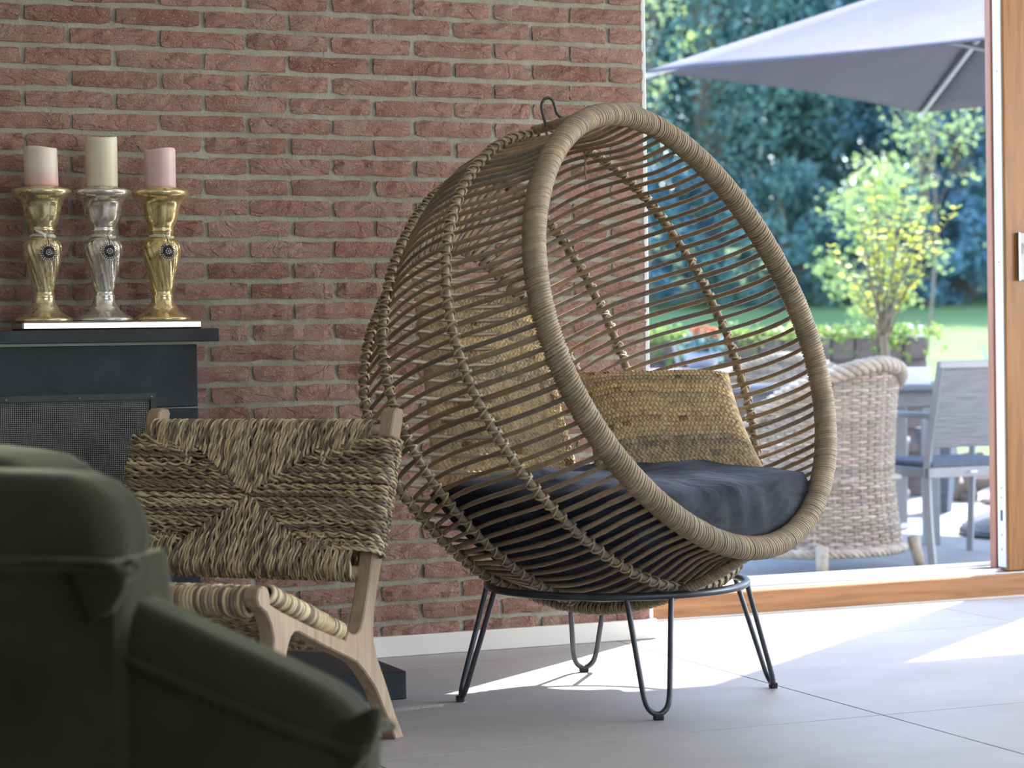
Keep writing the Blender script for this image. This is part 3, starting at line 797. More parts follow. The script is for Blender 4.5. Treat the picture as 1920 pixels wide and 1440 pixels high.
for _i in range(4):
    _ps = np.linspace(-PI/2, 3*PI/2, 2880, endpoint=False); _T = (hoop(_i, _ps)-np.array(EP[:3]))@ET
    _T = (_T-(_T.max()+_T.min())/2)/((_T.max()-_T.min())/2); _a, _b = int(_T.argmin()), int(_T.argmax())
    _ps = np.roll(_ps, -_a); _T = np.roll(_T, -_a); _ps = np.where(_ps < _ps[0]-1e-9, _ps+2*PI, _ps); _b = int(_T.argmax())
    HT.append((_ps, _T, _b))
def hoop_at(i, x, right):      # hoop angle at normalised height x on the right or left half
    ps_, T_, b_ = HT[i]
    return float(np.interp(x, T_[:b_+1], ps_[:b_+1])) if right else float(np.interp(-x, -T_[b_:], ps_[b_:]))
def cane_path(p0, u):          # a cane keeps its height across the hoops
    x = float(np.interp((p0+PI/2) % (2*PI)-PI/2, HT[0][0], HT[0][1])); right = math.cos(p0) > 0
    x3 = 1.27*x-0.27*x**3
    A = np.stack([hoop(0, np.array([p0]))[0]]+[hoop(i, np.array([hoop_at(i, xx, right)]))[0] for i, xx in ((1, x), (2, x), (3, x3))])
    return (lag(np.asarray(u))[..., None]*A).sum(-2)
EC = np.mean(hoop(1, np.linspace(0, 2*PI, 60, endpoint=False)), 0)-0.02*EN
SC = np.array([-0.486, -0.83, 0.0])
egg = thing('egg_chair', 'rattan egg chair with wrapped round rim, open cane shell and iron hook', 'chair', (SC[0], SC[1], 0.19))
def tan_col(base=(0.295, 0.215, 0.135), var=0.12):
    k = 1+rng.normal(0, var); h = rng.normal(0, 0.03)
    return np.clip(np.array(base)*k*np.array([1+h, 1, 1-h*1.5]), 0.02, 0.9)
def wrapped(mb, P, r, pitch, closed, sides=16, base=(0.295, 0.226, 0.145), depth=0.13, fr=None):
    # tightly wound cane: the radius rises and falls with every turn
    P = np.asarray(P, float)
    seg = np.linalg.norm(np.diff(np.concatenate([P, P[:1]]) if closed else P, axis=0), axis=1); L = np.concatenate([[0], np.cumsum(seg)])
    nt = int(L[-1]/pitch); per = 4
    cuts = np.cumsum(rng.uniform(0.72, 1.28, nt)); cuts = np.concatenate([[0], cuts])/cuts[-1]*L[-1]
    S = []; R = []; Cc = []
    off = 0
    for k in range(nt):
        c = tan_col(base, 0.10); rr = r*(1+rng.normal(0, 0.014)); gap = rng.random() < 0.09
        for q, (f, w) in enumerate(((0.03, 1-depth*(1.7 if gap else 1)), (0.3, 1.0), (0.7, 1.0), (0.97, 1-depth))):
            S.append(cuts[k]+(cuts[k+1]-cuts[k])*f); R.append(rr*w); Cc.append(c)
    S = np.array(S); PP = np.concatenate([P, P[:1]]) if closed else P
    Q = np.stack([np.interp(S, L, PP[:, i]) for i in range(3)], -1)
    T, U, V = frames(Q, closed)
    sl = 0.35*r    # slight slant of the turns
    a = np.linspace(0, 2*PI, sides, endpoint=False); R = np.array(R); n = len(Q)
    X = Q[:, None]+R[:, None, None]*(np.cos(a)[None, :, None]*U[:, None]+np.sin(a)[None, :, None]*V[:, None])+sl*np.cos(a-0.6)[None, :, None]*T[:, None]
    i = np.arange(n if closed else n-1)[:, None]; j = np.arange(sides)[None]; i2 = (i+1) % n; j2 = (j+1) % sides
    F = np.stack([i*sides+j, i*sides+j2, i2*sides+j2, i2*sides+j], -1).reshape(-1, 4)
    fl = [F] if closed else [F, np.arange(sides)[::-1][None], (np.arange(sides)+(n-1)*sides)[None]]
    mb.add(X.reshape(-1, 3), fl, np.repeat(np.array(Cc), sides, 0)); return mb
psi = np.linspace(0, 2*PI, 400, endpoint=False)
RIM = hoop(0, psi)
wrapped(MB(), RIM, 0.0258, 0.0066, True, 18).obj('rim', 'rattan', egg)
# canes from the rim back over the hoops
NC = 112
inw = lambda P: (EC-P)/np.linalg.norm(EC-P, axis=-1)[..., None]
# even spacing along the rim
dl = np.concatenate([[0], np.cumsum(np.linalg.norm(np.diff(np.concatenate([RIM, RIM[:1]]), axis=0), axis=1))])
pc = np.interp((np.arange(NC)+0.5)/NC*dl[-1], dl, np.concatenate([psi, [2*PI]]))
uu = np.linspace(0.0, 1.02, 34)
for k in range(NC):
    wob = rng.normal(0, 0.0035)
    P = cane_path(pc[k]+wob*0.6, uu)
    P = P+inw(P)*(0.013*np.clip(uu*6, 0, 1))[:, None]
    ph = rng.random()*7
    P = P+inw(P)*(0.0015*np.sin(uu*9+ph))[:, None]
    r = np.full(34, 0.0053*(1+rng.normal(0, 0.09)))
    for q in range(2):
        node = int(rng.integers(3, 31)); r[node] *= 1.16
    base = [(0.30, 0.215, 0.130), (0.27, 0.205, 0.140), (0.235, 0.195, 0.150), (0.33, 0.245, 0.155)][int(rng.integers(4))]
    c = tan_col(base, 0.10)
    tube(MB(), P, r, 7, col=c).obj('cane', 'rattan', egg)
# back closed with parallel canes across the rear hoop
for k, th in enumerate(np.linspace(-1.30, 1.30, 25)):
    A = hoop(3, np.array([th]))[0]; B = hoop(3, np.array([PI-th]))[0]
    t_ = np.linspace(0, 1, 12)[:, None]
    P = A*(1-t_)+B*t_-EN*(0.055*math.cos(th)*np.sin(PI*t_))+inw(A*(1-t_)+B*t_)*0.0
    tube(MB(), P, 0.0050, 6, col=tan_col((0.27, 0.2, 0.13))).obj('cane', 'rattan', egg)
# lashed hoops
def lashed(P, closed, turns, rc=0.0095, rl=0.0125, rs=0.0026):
    mb = MB(); P = np.asarray(P, float)
    T, U, V = frames(P, closed)
    for s in (-1, 1):
        tube(mb, P+U*0.0, rc if s < 0 else rc*0.9, 8, closed, tan_col((0.25, 0.185, 0.115)), cap=True, fr=(T, U, V)) if s < 0 else None
    n = len(P); per = 12; m = turns*per
    idx = np.linspace(0, n if closed else n-1, m, endpoint=not closed)
    PP = np.concatenate([P, P[:1]]) if closed else P; UU = np.concatenate([U, U[:1]]) if closed else U; VV = np.concatenate([V, V[:1]]) if closed else V
    it = lambda A: np.stack([np.interp(idx, np.arange(len(A)), A[:, i]) for i in range(3)], -1)
    p, u, v = it(PP), it(UU), it(VV)
    for s in (-1, 1):
        ang = s*2*PI*np.arange(m)/per+rng.random()*6+0.15*np.sin(np.arange(m)*0.11)
        rr = rl*(1+0.06*np.sin(np.arange(m)*0.37+s))
        Q = p+(np.cos(ang)*rr)[:, None]*u+(np.sin(ang)*rr)[:, None]*v
        cc = np.repeat(np.array([tan_col((0.37, 0.285, 0.175), 0.12) for _ in range(turns)]), per, 0)
        tube(mb, Q, rs, 5, closed, cc, cap=True, flat=1.0)
    return mb
for i, turns in ((1, 112), (2, 108), (3, 92)):
    lashed(hoop(i, psi), True, turns, rc=0.0088, rl=0.0112, rs=0.0026).obj('hoop', 'rattan', egg)
# short wrapped spine at the top (with the hook) and under the bottom
u5 = np.linspace(0, 0.36, 16)
ps = np.linspace(math.radians(101), math.radians(90), 16)
SP = egg_surface(ps, u5); SP = SP-inw(SP)*0.010
wrapped(MB(), SP, 0.0115, 0.0085, False, 12).obj('spine', 'rattan', egg)
u6 = np.linspace(0.02, 0.99, 60)
SB = egg_surface(np.full(60, math.radians(268)), u6); SB = SB-inw(SB)*0.010
sbm = wrapped(MB(), SB[:24], 0.0125, 0.0085, False, 12)
t2 = lashed(SB[22:], False, 34, 0.009, 0.0122, 0.0026); 
for v_, c_ in zip(t2.v, t2.c): pass
sbm2 = MB(); sbm2.hascol = True
for src in (sbm, t2):
    base_n = sbm2.n
    for v_, c_ in zip(src.v, src.c): sbm2.v.append(v_); sbm2.c.append(c_)
    for f_ in src.f: sbm2.f.append(f_+base_n)
    sbm2.n += src.n
sbm2.obj('spine', 'rattan', egg)
# iron hook on the top spine
dH = float((SP[9]-CAMPOS)@CW)
hk = catmull([at(x, y, dH) for x, y in ((1024, 238), (1022, 229), (1018, 214), (1015.5, 198), (1020, 187), (1028, 183.5), (1036, 188), (1040.5, 200), (1043.5, 211), (1050, 219), (1058, 223))], 40)
tube(MB(), hk, 0.0036, 8).obj('hook', 'hook_iron', egg)
# loose cane ends tied inside the top
mb = MB()
dT = float((egg_surface(np.array([math.radians(62)]), np.array([0.36]))[0]-CAMPOS)@CW)-0.015
for pts in (((1093, 272), (1096, 290), (1097, 306), (1099, 337)), ((1101, 276), (1099, 293), (1097, 308), (1096, 322)), ((1107, 284), (1102, 296), (1098, 308), (1098, 330))):
    tube(mb, catmull([at(x, y, dT) for x, y in pts], 12), [0.0016]*12, 5, col=tan_col((0.36, 0.26, 0.16)))
mb.obj('cane_tie', 'rattan', egg)

# ------------------------------------------------------------------ stand
st = thing('chair_stand', 'round dark steel stand on four hairpin legs under the egg chair', 'chair stand', (SC[0], SC[1], 0))
a = np.linspace(0, 2*PI, 96, endpoint=False)
RZ, RR = 0.256, 0.295
tube(MB(), np.stack([SC[0]+RR*np.cos(a), SC[1]+RR*np.sin(a), np.full(96, RZ)], -1), 0.0088, 12, True).obj('ring', 'dark_steel', st)
for fx, fy in ((-0.07, -0.352), (-0.358, 0.073), (0.356, -0.082), (0.073, 0.353)):
    ang = math.atan2(fy, fx); er = np.array([math.cos(ang), math.sin(ang), 0]); et = np.array([-er[1], er[0], 0])
    rf = math.hypot(fx, fy)
    f0 = SC+er*rf
    top = lambda s: SC+er*math.sqrt(RR**2-0.05**2)+et*s*0.050+Zv*RZ
    b = lambda s, w, z: SC+er*(rf-(rf-0.29)*z/RZ)+et*s*w+Zv*z
    pts = [top(-1), b(-1, 0.044, 0.20), b(-1, 0.034, 0.10), b(-1, 0.0275, 0.045), b(-1, 0.018, 0.021), b(0, 0, 0.0115), b(1, 0.018, 0.021), b(1, 0.0275, 0.045), b(1, 0.034, 0.10), b(1, 0.044, 0.20), top(1)]
    lg = tube(MB(), catmull(pts, 60), 0.0062, 10).obj('leg', 'dark_steel', st)
    orient_box(mb := MB(), f0+Zv*0.0065, et, er, Zv, 0.0105, 0.0085, 0.0065, 0.002); mb.obj('foot_cap', 'black_rubber', lg, False)

# ------------------------------------------------------------------ seat cushion: fills the bowl of the egg up to z=.455
pg, ug = np.meshgrid(np.linspace(0, 2*PI, 150, endpoint=False), np.linspace(0, 1, 40), indexing='ij')
SHELL = egg_surface(pg.ravel(), ug.ravel())
lid = [];
for f in np.linspace(0, 1, 18): lid.append(np.mean(RIM, 0)*(1-f)+RIM[::3]*f); lid.append((np.mean(hoop(3, psi), 0)-EN*0.05)*(1-f)+hoop(3, psi[::3])*f)
BODY = np.concatenate([SHELL]+lid)
CC = np.array([-0.475, -0.90, 0.445])
Dv = BODY-CC; Rv = np.linalg.norm(Dv, axis=1); Dv = Dv/Rv[:, None]
def body_radius(dirs):
    dirs = dirs/np.linalg.norm(dirs, axis=1)[:, None]
    out = np.empty(len(dirs))
    for s in range(0, len(dirs), 400):
        dt = dirs[s:s+400]@Dv.T; ix = np.argpartition(-dt, 10, axis=1)[:, :10]
        w = 1/(1.0005-np.take_along_axis(dt, ix, 1))**1.5; out[s:s+400] = (Rv[ix]*w).sum(1)/w.sum(1)
    return out
na = 120
ang = np.linspace(0, 2*PI, na, endpoint=False)
rows = []
for el in np.radians(np.concatenate([np.linspace(-88, -8, 26), [-4, 0, 4]])):
    d = np.stack([np.cos(ang)*math.cos(el), np.sin(ang)*math.cos(el), np.full(na, math.sin(el))], -1)
    R = body_radius(d)
    R = np.convolve(np.concatenate([R[-4:], R, R[:4]]), np.ones(5)/5, 'same')[4:-4]
    front = np.clip(d@EN, 0, 1)
    R = R-0.034+0.044*front**2*np.clip(1+el*3, 0, 1)
    rows.append(CC+d*R[:, None])
edge = rows[-1]
for f in (0.965, 0.90, 0.80, 0.68, 0.55, 0.42, 0.3, 0.2, 0.1, 0.03):
    p = CC+(edge-CC)*f; rise = 0.040*(1-f**5.0)**0.5+0.014*(1-f)
    p[:, 2] = edge[:, 2]*f+(CC[2]+0.01)*(1-f)+rise+0.022*f*np.clip((p-CC)@_s/0.3, 0, 1)
    rows.append(p)
CV = np.stack(rows, 0); nr = len(rows)
flat = CV.reshape(-1, 3)
nz_ = vnoise(flat, 3.2, 5, 3); topw = np.repeat(np.clip((np.arange(nr)-20)/8, 0, 1), na)
flat = flat+np.array([0, 0, 1.])*(nz_*0.020*topw)[:, None]
aa_ = np.tile(ang, nr); tuck = np.sin(aa_*23+2*np.sin(aa_*5))*0.0035*np.exp(-((np.repeat(np.arange(nr), na)-27)/2.5)**2)
flat = flat+(flat-CC)/np.linalg.norm(flat-CC, axis=1)[:, None]*tuck[:, None]
F = grid_faces(na, nr, True)
Fr = np.stack([(F % nr)*na+F//nr], -1).reshape(-1, 4)
cush = MB().add(flat, [Fr, np.arange(na)[::-1][None], (np.arange(na)+(nr-1)*na)[None]]).obj('seat_cushion', 'navy_cotton', None, True)
tag(cush, 'dark navy cotton seat cushion filling the bowl of the egg chair', 'cushion')

# ------------------------------------------------------------------ jute pillows
def jute_pillow(name, corners, thick, label, nu=250, nv=230, pitch=0.0175, seed=1, stripes=0.0, bow=0.0):
    TL, TR, BR, BL_ = [np.asarray(c, float) for c in corners]
    nrm = np.cross(TR-TL, BL_-TL); nrm /= np.linalg.norm(nrm)
    if nrm@(CAMPOS-TL) < 0: nrm = -nrm
    W = np.linalg.norm(TR-TL); Hh_ = np.linalg.norm(BL_-TL)
    r = np.random.default_rng(seed)
    mb = MB()
    for side, (mu, mv) in ((1, (nu, nv)), (-1, (nu//3, nv//3))):
        u, v = np.meshgrid(np.linspace(-1, 1, mu), np.linspace(-1, 1, mv), indexing='ij')
        pin = 1-0.055*(1-u**2)*v**2*0-0.0
        uu_ = u*(1-0.05*(1-v**2)*np.abs(u)); vv_ = v*(1-0.06*(1-u**2)*np.abs(v))
        fu, fv = (uu_+1)/2, (vv_+1)/2
        P = (TL*(1-fu)[..., None]+TR*fu[..., None])*(1-fv)[..., None]+(BL_*(1-fu)[..., None]+BR*fu[..., None])*fv[..., None]
        th = thick*((1-u**4)*(1-v**4))**0.55
        th = th*(1+0.10*np.sin(3*u+seed)*np.cos(2.4*v))
        y = (v+1)/2*Hh_; x = (u+1)/2*W
        y = y+0.0025*np.sin(x*31+seed)+0.0015*np.sin(x*77)
        row = np.floor(y/pitch); fr = y/pitch-row
        rowph = r.random(400)[row.astype(int) % 400]; rowsc = 1+0.25*(r.random(400)-0.5)[row.astype(int) % 400]
        two = np.abs(fr-0.5)*2                     # 0 mid-braid .. 1 row edge
        sgn = np.where(fr < 0.5, 0.0, 0.5)
        st_ = np.sin(2*PI*(x/(0.0105*rowsc)+rowph+two*0.55+sgn))
        prof_ = np.sqrt(np.clip(1-two**2.2, 0, 1))*(1-0.42*np.exp(-(two/0.16)**2))
        hgt = prof_*0.0050+0.0030*st_*prof_
        hgt = hgt+0.0006*np.sin(x*1300+row*3)*prof_
        edge_f = np.clip((1-np.maximum(np.abs(u), np.abs(v)))*14, 0, 1)
        P = P+nrm*side*(th+hgt*(0.25+0.75*edge_f))[..., None]-np.array([0, 0, 1.])*bow*(1-u**2)[..., None]
        tone = r.normal(0, 1, 400)[row.astype(int) % 400]; fine = r.normal(0, 1, 4000)[((x/0.0125).astype(int)*7+row.astype(int)*31) % 4000]
        k = 1+0.10*tone+0.11*fine
        base = np.array([0.60, 0.45, 0.265])
        c = base*k[..., None]*(1+np.array([0.02, 0, -0.06])*tone[..., None])
        dk = (r.random(4000) < 0.025)[((x/0.02).astype(int)*13+row.astype(int)*57) % 4000]
        c = np.where(dk[..., None], c*np.array([0.55, 0.48, 0.42]), c)
        mb.add(P.reshape(-1, 3), grid_faces(mu, mv, False, side < 0), np.clip(c, 0.02, 0.9).reshape(-1, 3))
    # loose fibres along the edges
    for k in range(160):
        e = int(r.integers(4)); f = r.random(); A, B = [(TL, TR), (TR, BR), (BR, BL_), (BL_, TL)][e]
        p = A*(1-f)+B*f; out = p-(TL+TR+BR+BL_)/4; out /= np.linalg.norm(out); out = out+r.normal(0, 0.5, 3)
        L = r.uniform(0.004, 0.014)
        tube(mb, [p-out*0.004, p+out*L*0.5+r.normal(0, 0.001, 3), p+out*L], 0.0004, 3, col=(0.5, 0.38, 0.22), cap=False)
    o = mb.obj(name, 'jute', None, True)
    return tag(o, label, 'pillow', 'jute pillows in the egg chair')
jute_pillow('jute_pillow', [at(1072, 700, 5.50), at(1366, 700, 5.36), at(1436, 884, 5.12), at(1120, 915, 5.24)], 0.058, 'square braided jute pillow leaning at the open side of the egg chair', seed=3)
jute_pillow('jute_pillow', [at(768, 500, 5.50), at(1008, 560, 5.60), at(1090, 905, 5.42), at(812, 925, 5.36)], 0.050, 'braided jute pillow behind the cane shell at the back of the egg chair', seed=9, pitch=0.024)
# ================================================================== rush lounge chair
F0 = onz(742, 1387)
ef = np.array([-0.725, -0.689, 0]); ef /= np.linalg.norm(ef); ew = np.array([ef[1], -ef[0], 0])
CH_W = 0.565; FT = 0.032
rc = thing('rush_chair', 'low lounge chair with pale teak frame and woven rush seat and back', 'chair', F0+ef*0.25+ew*0.28)
side_out = [(-0.062, 0.664), (-0.056, 0.673), (-0.032, 0.676), (-0.019, 0.669), (0.004, 0.612), (0.030, 0.535), (0.060, 0.455), (0.087, 0.383), (0.098, 0.346), (0.118, 0.295), (0.134, 0.257), (0.143, 0.243), (0.158, 0.236), (0.176, 0.238), (0.193, 0.246),
            (0.206, 0.230), (0.329, 0.269), (0.446, 0.312), (0.492, 0.332), (0.494, 0.352), (0.501, 0.364), (0.516, 0.369), (0.532, 0.365), (0.540, 0.348), (0.532, 0.333), (0.506, 0.318), (0.490, 0.294), (0.482, 0.268), (0.488, 0.20), (0.500, 0.10), (0.512, 0.0),
            (0.476, 0.0), (0.462, 0.10), (0.448, 0.18), (0.437, 0.225), (0.430, 0.245), (0.418, 0.262), (0.405, 0.270), (0.390, 0.269), (0.330, 0.245), (0.263, 0.219), (0.195, 0.194), (0.160, 0.180), (0.135, 0.163), (0.105, 0.138), (0.079, 0.113), (0.037, 0.055), (-0.002, 0.0), (-0.037, 0.0),
            (0.000, 0.057), (0.025, 0.102), (0.051, 0.144), (0.075, 0.182), (0.086, 0.212), (0.088, 0.235), (0.083, 0.270), (0.071, 0.308), (0.050, 0.360), (0.026, 0.430), (-0.006, 0.515), (-0.032, 0.585)]
for off in (0.0, CH_W):
    prism(MB(), side_out, F0+ew*off, ef, Zv, ew, FT, 0.003).obj('side_frame', 'teak', rc, False)
cp3 = lambda u, z, w: F0+ef*u+Zv*z+ew*w
def rail(name, u, z, r=0.012, w0=FT-0.004, w1=CH_W+0.004):
    return tube(MB(), [cp3(u, z, w0), cp3(u, z, w1)], r, 12).obj(name, 'teak', rc)
rail('back_rail', -0.012, 0.632); rail('back_rail', 0.098, 0.352); rail('seat_rail', 0.502, 0.345); rail('seat_rail', 0.190, 0.222); rail('stretcher', 0.155, 0.205, 0.009)
STRAW = [(0.60, 0.47, 0.27), (0.53, 0.40, 0.22), (0.66, 0.53, 0.33)]; BROWN = [(0.20, 0.142, 0.092), (0.25, 0.19, 0.125), (0.17, 0.125, 0.09), (0.31, 0.24, 0.16)]
def cord(mb, P, r=0.0032, period=0.030, light=0.5):
    # two flat rush leaves twisted into a cord, each pale or dark along its length
    P = np.asarray(P, float)
    L = np.concatenate([[0], np.cumsum(np.linalg.norm(np.diff(P, axis=0), axis=1))]); n = max(5, int(L[-1]/(period/7)))
    S = np.linspace(0, L[-1], n); Q = np.stack([np.interp(S, L, P[:, i]) for i in range(3)], -1)
    T, U, V = frames(Q, False); ph = rng.random()*6.28
    for s in range(2):
        an = 2*PI*S/period*(1+0.1*rng.normal())+ph+s*PI
        X = Q+0.6*r*(np.cos(an)[:, None]*U+np.sin(an)[:, None]*V)
        b = STRAW[int(rng.integers(3))] if rng.random() < light else BROWN[int(rng.integers(4))]
        b2 = STRAW[int(rng.integers(3))] if rng.random() < light else BROWN[int(rng.integers(4))]
        f = np.clip((S/L[-1]-rng.random())*6+0.5, 0, 1)[:, None]
        c = (np.array(b)*(1-f)+np.array(b2)*f)*(1+0.08*rng.normal())
        tube(mb, X, r*0.80, 5, col=np.clip(c, 0.02, 0.8), cap=False, flat=0.75)
def weave_panel(A, B, C_, D, nrm, rr, pitch, light_h=0.42, light_v=0.55, wrap_side=True, both=True, tlo=0.0, thi=1.0, slo=0.0):
    # envelope weave on a quad A(top right) B(top left) C(bottom left) D(bottom right); cords run to the diagonals
    mb = MB()
    bl = lambda s, t: (A*(1-s)+B*s)*(1-t)+(D*(1-s)+C_*s)*t          # s right->left, t top->bottom
    W = np.linalg.norm(A-B); Hh_ = np.linalg.norm(A-D)
    mid = 0.5
    nh = int(Hh_/pitch); nv = int(W/(pitch*0.92))
    for face in ((1, -1) if both else (1,)):
        n_ = nrm*face
        for k in range(nh):
            t = (k+0.5)/nh
            if wrap_side and not (tlo < t < thi): continue
            reach = 0.5-abs(t-mid)*0.74 if wrap_side else 0.5-abs(t-mid)
            reach = max(0.10, reach)
            for sd_ in (0, 1):
                s0, s1 = (-0.008, reach) if sd_ == 0 else (1.008, 1-reach)
                ss = np.linspace(s0, s1, 10); jit = rng.normal(0, 0.0009)
                P = np.array([bl(s, t+0.010*math.sin(PI*i/9)*(0.5-t)*2)+n_*(rr+0.0045*math.sin(PI*min(1, i/9*1.0+0.12))) for i, s in enumerate(ss)])+Zv*jit
                wr = bl(s0, t)
                side = (A-B)/W*(1 if sd_ == 0 else -1)
                P = np.concatenate([[wr+side*0.012-n_*0.002], [wr+side*0.009+n_*rr*0.75], P])
                cord(mb, P, 0.0037, 0.034, light_h)
        for k in range(nv):
            s = (k+0.5)/nv
            if not (slo < s < 1-slo): continue
            reach = max(0.085, 0.5-abs(s-0.5)*0.72-0.02)
            if 0.24 < s < 0.76: reach = 0.5-abs(s-0.5)*1.35+0.0
            reach = min(0.49, max(reach, 0.085))
            for tb in (0, 1):
                t0, t1 = (-0.008, reach) if tb == 0 else (1.008, 1-reach)
                ts = np.linspace(t0, t1, 9)
                P = np.array([bl(s+0.02*(0.5-s)*(i/8.)*1.2, t)+n_*(rr+0.0062*math.sin(PI*min(1, i/8+0.2))) for i, t in enumerate(ts)])
                e = bl(s, t0); up = (A-D)/Hh_*(1 if tb == 0 else -1)
                P = np.concatenate([[e+up*0.012-n_*0.002], [e+up*0.009+n_*rr*0.75], P])
                cord(mb, P+((A-B)/W)*rng.normal(0, 0.0008), 0.0039, 0.046, light_v)
    return mb
bn = np.cross(ew, (cp3(-0.012, 0.632, 0)-cp3(0.098, 0.352, 0))); bn /= np.linalg.norm(bn)
if bn@ef < 0: bn = -bn
mbw = weave_panel(cp3(-0.012, 0.634, -0.002), cp3(-0.012, 0.634, CH_W+FT+0.002), cp3(0.098, 0.350, CH_W+FT+0.002), cp3(0.098, 0.350, -0.002), bn, 0.024, 0.0074, tlo=0.085, thi=0.88, slo=0.058)
# rows of rush wound round the rails next to the posts
tag(mbw.obj('back_weave', 'rush', rc), kind='stuff')
sn = np.cross(ew, cp3(0.502, 0.345, 0)-cp3(0.19, 0.222, 0)); sn /= np.linalg.norm(sn)
if sn[2] < 0: sn = -sn
mbs = weave_panel(cp3(0.500, 0.347, FT), cp3(0.500, 0.347, CH_W), cp3(0.200, 0.228, CH_W), cp3(0.200, 0.228, FT), sn, 0.013, 0.0085)
# fat wrapped side rails and front rail of the seat
def wound(mb, A, B, r, pitch, light=0.5):
    n = int(np.linalg.norm(B-A)/pitch); ax = (B-A)/np.linalg.norm(B-A)
    u = np.cross(ax, Zv); u /= np.linalg.norm(u); v = np.cross(u, ax)
    a = np.linspace(0, 2*PI, 14, endpoint=False)
    for k in range(n):
        c = A+(B-A)*((k+0.5)/n)
        R = r*(1+0.05*rng.normal())
        P = c+R*(np.cos(a)[:, None]*u+np.sin(a)[:, None]*v)+ax*(0.35*pitch*np.sin(a+0.5))[:, None]
        b = STRAW[int(rng.integers(3))] if rng.random() < light else BROWN[int(rng.integers(4))]
        b2 = STRAW[int(rng.integers(3))] if rng.random() < light else BROWN[int(rng.integers(4))]
        f = (0.5+0.5*np.sin(a*1+rng.random()*6))[:, None]
        tube(mb, P, pitch*0.62, 6, True, np.array(b)*(1-f)+np.array(b2)*f)
for w in (FT*0.45, CH_W+FT*0.55): wound(mbs, cp3(0.488, 0.352, w), cp3(0.212, 0.248, w), 0.0165, 0.0068, 0.6)
wound(mbs, cp3(0.512, 0.337, FT), cp3(0.512, 0.337, CH_W), 0.0225, 0.0078, 0.5)
tag(mbs.obj('seat_weave', 'rush', rc), kind='stuff')

# ================================================================== green velvet armchair in the foreground
# faces right, slightly towards the camera; local axes: af = forward (image right), as_ = towards camera, z
rot = math.radians(12)
af = H_R*math.cos(rot)-H_F*math.sin(rot); as_ = -H_F*math.cos(rot)-H_R*math.sin(rot)
A0 = ld((305-960)/FPX*2.52-0.055, 2.52)                 # front end of the near arm, outer face
sf = thing('velvet_armchair', 'dark green velvet armchair with piped cushions in the foreground', 'armchair', A0-af*0.45-as_*0.35)
lp = lambda f, s, z: A0+af*f+as_*s+Zv*z           # f forward of arm front, s towards camera from the arm's outer face
def soft_box(f0, f1, s0, s1, z0, z1, rad, crown=0.0, n=22, seed=0, amp=0.006, fcrown=0.0):
    # rounded upholstery block as a projected cube grid
    c = np.array([(f0+f1)/2, (s0+s1)/2, (z0+z1)/2]); h = np.array([(f1-f0)/2, (s1-s0)/2, (z1-z0)/2])
    mb = MB(); g = np.linspace(-1, 1, n); U, V = np.meshgrid(g, g, indexing='ij'); O = np.ones_like(U)
    for ax in range(3):
        for sg in (-1, 1):
            arr = [None]*3; o = [i for i in range(3) if i != ax]; arr[ax] = O*sg; arr[o[0]] = U; arr[o[1]] = V
            p = np.stack(arr, -1).reshape(-1, 3)*h
            inner = np.clip(p, -(h-rad), h-rad); d = p-inner; L = np.linalg.norm(d, axis=1)[:, None]
            q = inner+np.where(L > 1e-9, d/np.maximum(L, 1e-9)*rad, 0)
            up = np.clip(q[:, 2]/h[2], 0, 1)**2
            q[:, 2] += up*crown*(1-(q[:, 0]/h[0])**2)*(1-(q[:, 1]/h[1])**4)
            q[:, 2] -= up*fcrown*np.clip(q[:, 0]/h[0], 0, 1)**2
            q = q+c
            nz = vnoise(q, 2.4, seed, 2)[:, None]; q = q+nz*amp*((q-c)/np.linalg.norm(q-c, axis=1)[:, None])
            w = A0+q[:, :1]*af+q[:, 1:2]*as_+q[:, 2:]*Zv
            F = grid_faces(n, n); pts = w[F[0]]
            nr_ = np.cross(pts[1]-pts[0], pts[2]-pts[0]); cw = A0+c[0]*af+c[1]*as_+c[2]*Zv
            mb.add(w, F if nr_@(pts.mean(0)-cw) > 0 else F[:, ::-1])
    return mb
def piping(path, r=0.0075): return tube(MB(), catmull([lp(*p) for p in path], 60), r, 8)
# near arm: upright block with a domed, piped top pad
soft_box(-0.95, -0.006, -0.19, 0.0, 0.06, 0.57, 0.022, n=14, seed=2).obj('arm', 'green_velvet', sf)
pad = soft_box(-0.95, -0.012, -0.19, 0.012, 0.510, 0.660, 0.074, 0.012, n=30, seed=4, amp=0.003).obj('arm_pad', 'green_velvet', sf)
piping([(-0.95, 0.012, 0.563), (-0.5, 0.013, 0.565), (-0.12, 0.013, 0.566), (-0.02, 0.012, 0.564), (0.002, 0.002, 0.556), (0.006, -0.02, 0.552), (0.002, -0.05, 0.558), (-0.03, -0.08, 0.56)]).obj('piping', 'green_velvet', pad)
prism(MB(), [(-0.06, 0.568), (-0.01, 0.565), (0.012, 0.552), (0.008, 0.534), (-0.006, 0.512), (-0.03, 0.50)], A0+as_*(-0.012), af, Zv, as_, 0.022, 0.006).obj('corner_welt', 'green_velvet', pad)
